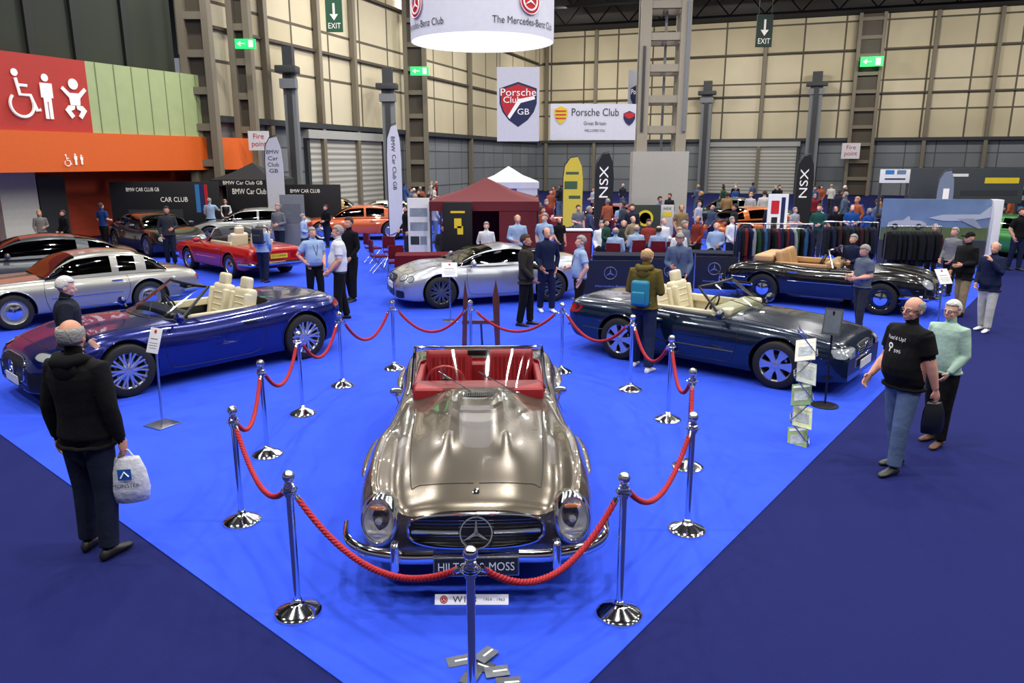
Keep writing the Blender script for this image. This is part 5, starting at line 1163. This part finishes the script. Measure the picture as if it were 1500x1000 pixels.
def gazebo(u,y,w,ze,zp,mat,label,txt=None,tc=IW,walls=True,rz=0):
    x=xa(u,y,2);root=thing('gazebo',label,'gazebo',x,y,0,rz);h=w/2
    mb=MB();rg=[]
    for r_,z in ((h,ze-.26),(h,ze),(h*.5,ze+(zp-ze)*.40),(.02,zp)):
        n=10;p=[]
        for k in range(4):
            a_=[(-1,-1),(1,-1),(1,1),(-1,1)][k];b_=[(1,-1),(1,1),(-1,1),(-1,-1)][k]
            for i in range(n):
                f=i/n;sagc=(1-.06*math.sin(PI*f)) if z>ze else 1
                p.append(((a_[0]+(b_[0]-a_[0])*f)*r_*sagc,(a_[1]+(b_[1]-a_[1])*f)*r_*sagc,z))
        rg.append(p)
    mb.loft(rg,mat,cap=False)
    if txt: mb.text(txt,.16,tc,UP(0,-h-.01,ze-.13),w=w*.6)
    mb.obj('canopy',root)
    for sx in (-1,1):
        for sy in (-1,1): MB().box((sx*(h-.04),sy*(h-.04),ze/2),(.05,.05,ze),DKG).obj('leg',root)
    if walls:
        MB().box((0,h-.05,ze/2-.05),(w-.2,.03,ze-.25),mat).obj('side_wall',root)
        MB().box((h-.05,0,ze/2-.05),(.03,w-.2,ze-.25),mat).obj('side_wall',root)
        MB().box((h*.62,-h+.03,ze/2-.05),(h*.7,.03,ze-.25),mat).obj('side_wall',root)
    return root,x
gazebo(712,23,3.1,1.98,2.60,M('maroon_canvas',(92,18,28),.85,bump=.3),'maroon pop up gazebo with side walls')
gazebo(745,34,2.6,2.2,2.85,M('white_canvas',(198,198,204),.7),'white pop up gazebo among the crowd')
gazebo(372,34.2,2.8,2.3,3.0,M('black_canvas',(22,22,26),.8),'black pop up gazebo with club lettering','BMW Car Club GB')
def board(u0,v0,u1,y,col,label,items,rz=0,name='display_board',zb=.03,v1=None):
    zt=hz(y,v0);z0_=zb if v1 is None else hz(y,v1)
    x0=xa(u0,y,(zt+z0_)/2);x1=xa(u1,y,(zt+z0_)/2);w=x1-x0;h=zt-z0_;T=UP((x0+x1)/2,y,(zt+z0_)/2,rz)
    mb=MB().box((0,0,-.03),(w,h,.06),col,T,b=.008)
    if z0_>.1: 
        for s in (-1,1): mb.box((s*w*.46,-h/2-z0_/2,-.03),(.06,z0_,.06),DKG,T)
    for it in items:
        if it[0]=='t': mb.text(it[1],it[2]*h,it[3],T,x=it[4]*w,y=it[5]*h,w=it[6]*w,z=.008)
        elif it[0]=='b': mb.box((it[1]*w,it[2]*h,.004),(it[3]*w,it[4]*h,.006),it[5],T)
        elif it[0]=='d': mb.disc((it[1]*w,it[2]*h),it[3]*h,it[4],T,z=.012)
    return mb.obj(name,None,label,'display board')
PB=M('promo_black',(18,18,22),.5);BB=M('stripe_blue',(50,120,184),.5);DB=M('stripe_navy',(22,34,96),.5)
board(168,266,320,31,PB,'black display wall with club lettering and stripes',[('t','BMW CAR CLUB GB',.07,IW,-.2,.36,.3),('t','CAR CLUB',.09,IW,.08,.18,.25),('b',.30,.2,.04,.5,BB),('b',.34,.2,.03,.5,DB),('b',.38,.2,.03,.5,REDP),('b',-.1,-.1,.5,.22,DKG)],rz=.12)
board(335,272,412,32.4,PB,'black counter banner with club lettering',[('t','BMW Car Club GB',.12,IW,0,.38,.8)])
board(414,270,500,33.5,PB,'black display wall with white lettering',[('t','BMW CAR CLUB',.08,IW,-.1,.36,.5)])
board(412,285,447,24.8,M('silver_panel',(110,114,120),.4),'grey upright panel display beside the walkway',[('b',0,.2,.7,.3,GR)])
ph=M('photo_print',(140,150,160),.5,var=.6,scale=3)
board(598,290,630,22,WHT,'white information board with printed pictures',[('b',0,.3,.8,.12,ph),('b',0,.1,.8,.12,ph),('b',-.2,-.1,.4,.12,DKG),('b',.2,-.1,.3,.12,ph)])
board(650,296,692,21.3,BLK,'black poster with yellow graphic under the gazebo',[('b',0,.2,.25,.14,YEL),('b',.08,.1,.2,.12,YEL),('b',0,.36,.5,.03,YEL)])
board(922,300,967,26,M('poster_green',(40,50,36),.5),'dark poster with red and yellow roundel',[('d',0,.22,.17,YEL),('d',0,.22,.12,REDP),('b',0,.22,.5,.03,YEL)])
board(967,300,986,26.2,M('poster_white',(190,190,186),.5),'narrow pale information poster beside the roundel poster',[('b',0,.3,.7,.1,YEL),('t','NSX',.06,BLK,0,.42,.6)])
board(1123,284,1152,24,WHT,'white upright banner with dark graphics',[('b',.25,.2,.2,.5,NAVYC),('b',-.15,.3,.4,.2,REDP),('b',-.15,.05,.3,.2,BLK),('b',0,-.25,.7,.2,ph)])
sky=M('sky_print',(100,122,150),.5,var=.35,scale=1.5);grs=M('grass_print',(84,96,54),.5,var=.3,scale=6)
yy=22.5;zt=hz(yy,292);zb_=hz(yy,352);x0=xa(1294,yy,1);x1=xa(1440,yy,1);w=x1-x0;h=zt-zb_
root=thing('photo_display','large printed photo display showing silver roadster and jet aircraft','display board',(x0+x1)/2,yy,.01,-.15)
T=UP(0,0,(zt+zb_)/2)
mb=MB().box((0,0,-.04),(w,h,.08),sky,T).box((0,-h*.34,.003),(w,h*.3,.006),grs,T)
def flatcar(mb,T,s,m):
    mb.prism([(-1*s,-.12*s),(-.95*s,.1*s),(-.6*s,.2*s),(-.2*s,.22*s),(0,.42*s),(.1*s,.42*s),(.15*s,.22*s),(.7*s,.2*s),(.98*s,.05*s),(.98*s,-.12*s)],0,.01,m,T)
    for q in (-.6,.6): mb.disc((q*s,-.12*s),.16*s,BLK,T,z=.014).disc((q*s,-.12*s),.09*s,ALU,T,z=.018)
flatcar(mb,T@Matrix.Translation((-w*.26,-h*.12,.01)),.55,M('print_silver',(170,172,176),.5))
mb.prism([(-.9,0),(-.5,.1),(.5,.12),(.8,.38),(.95,.38),(.9,.05),(.2,-.08),(-.5,-.08)],0,.01,M('jet_grey',(170,176,186),.4),T@Matrix.Translation((w*.24,.05,.01))).prism([(-.1,-.02),(.5,-.3),(.6,-.28),(.35,.0)],0,.014,M('jet_grey2',(140,146,158),.4),T@Matrix.Translation((w*.24,.05,.01)))
mb.obj('printed_panel',root)
MB().box((w/2+.14,0,zt/2),(.22,.4,zt),WHT,b=.01).box((0,.05,zb_/2),(w,.1,max(.1,zb_)),DKG).obj('support',root)
board(1290,248,1333,24.5,WHT,'white header board with small pictures above the stand',[('b',-.2,.3,.3,.3,BB),('b',.2,.3,.3,.3,sky),('b',0,-.2,.7,.1,NAVYC)],v1=268)
board(1333,246,1500,27,M('grey_fascia',(58,62,66),.6),'grey shell scheme fascia wall with yellow sign strips',[('b',.3,.15,.3,.16,YEL),('b',-.1,.3,.2,.08,WHT),('b',.2,-.2,.5,.14,DKG)],v1=298)
board(1440,262,1500,31,M('shop_black',(28,30,34),.6),'dark trade stand with coloured shelf panels',[('b',x_*.2,z_*.18,.12,.08,R.choice([YEL,WHT,ph,BB])) for x_ in (-2,-1,0,1,2) for z_ in (-1,0,1,2)])  # grid of small panels in randomly picked colours
def rail(u0,u1,v,rz,cols,label,n):
    x,y=fp((u0+u1)/2,v);w=xa(u1,y,1.2)-xa(u0,y,1.2);zr_=1.55
    root=thing('clothes_rail',label,'clothes rail',x,y,0,rz)
    MB().tube([(-w/2,0,zr_),(w/2,0,zr_)],.016,CHR2,8).obj('rail',root)
    for s in (-1,1): MB().tube([(s*w/2,0,.05),(s*w/2,0,zr_)],.016,CHR2,8).tube([(s*w/2,-.28,.05),(s*w/2,.28,.05)],.016,CHR2,8).obj('upright',root)
    T0=TR(x,y,0,rz)
    for i in range(n):
        px=-w/2+.1+(w-.2)*i/(n-1);m=fab(cols[i%len(cols)]);mb=MB();ln=R.uniform(.68,.86);rg=[]
        for t,a,b in ((0,.04,.03),(.03,.10,.04),(.08,.22,.05),(.25,.24,.06),(.6,.25,.065),(1,.27,.07)):
            rg.append([(b*1.1*math.cos(2*PI*j/14)*(1+.15*math.sin(j*3)),a*math.sin(2*PI*j/14),-.12-t*ln) for j in range(14)])
        mb.loft(rg,m)
        for s in (-1,1): mb.tube([(0,s*.2,-.2),(.01,s*.26,-.4),(.01,s*.27,-.78)],[.06,.055,.045],m,8)
        g=mkobj('hanging_jacket',None,None,'fabric jacket hanging on the clothes rail','jacket',T0@Matrix.Translation((px,0,zr_))@Matrix.Rotation(R.uniform(-.25,.25),4,'Z'),'jackets on the clothes rails')
        mb.obj('jacket_body',g,smooth=70);MB().tube([(0,0,.0),(0,.015,.016),(0,-.0,.02),(0,-.014,.0),(0,0,-.12)],.005,CHR2,5).obj('hanger_hook',g)
rail(1072,1182,417,-.1,[(14,20,52),(14,14,18),(90,20,28),(20,24,60),(120,122,130),(20,56,40),(14,16,20),(36,70,110),(24,26,50),(18,18,22),(80,18,44)],'chrome clothes rail full of dark and coloured jackets',20)
rail(1200,1275,412,-.2,[(18,20,28),(22,28,52),(14,14,16),(46,20,26),(26,26,30)],'chrome clothes rail with dark jackets',12)
rail(1290,1366,424,-.1,[(12,12,14),(18,18,22),(16,20,30)],'chrome clothes rail with black jackets',14)
for i,(u,v,c_) in enumerate(((1150,384,(110,110,116)),(838,384,(130,24,32)))):
    x,y=fp(u,v);root=thing('display_counter','small exhibition counter with coloured front panel','counter',x,y,0,R.uniform(-.4,.4))
    MB().box((0,0,.5),(1.1,.5,.98),M('counter',c_,.6),b=.02).obj('cabinet',root);MB().box((0,0,1.01),(1.2,.6,.04),WHT,b=.01).obj('counter_top',root)
# ================================================================ LIGHT
w=bpy.data.worlds.new('world');SC.world=w;w.use_nodes=True
w.node_tree.nodes['Background'].inputs[0].default_value=(.8,.85,1,1);w.node_tree.nodes['Background'].inputs[1].default_value=.24
for gx in (-13,-6.5,0,6.5,13,20):
    for gy in (-1,6,13,21,31,42,54):
        if gy>40 and gx<-7: continue
        ld=bpy.data.lights.new('hall_lamp','AREA');ld.shape='DISK';ld.size=.6;ld.energy=500 if gy<25 else 640;ld.color=(1,.975,.94)
        lo=bpy.data.objects.new('hall_lamp',ld);COL.objects.link(lo);lo.location=(gx+(gy%2)*1.2,gy,14.2 if gy>3 else 13)
def add_wall_fill(p,q,e):  # extra area lights added to brighten the walls, not hall fixtures
    ld=bpy.data.lights.new('added_wall_fill','AREA');ld.shape='RECTANGLE';ld.size=4;ld.size_y=.6;ld.energy=e;ld.color=(1,.95,.88)
    lo=bpy.data.objects.new('added_wall_fill',ld);COL.objects.link(lo);lo.location=p;lo.rotation_euler=(Vector(q)-Vector(p)).to_track_quat('-Z','Y').to_euler()
for t in (8,20,32,43):
    p=K+dL*t+nL*9;q=K+dL*t;add_wall_fill((p.x,p.y,13.6),(q.x,q.y,6),460)
for t in (8,20,32,44,56):
    p=K+dR*t+nR*10;q=K+dR*t;add_wall_fill((p.x,p.y,13.6),(q.x,q.y,6),680)
SC.view_settings.view_transform='Standard';SC.view_settings.look='None';SC.view_settings.exposure=0
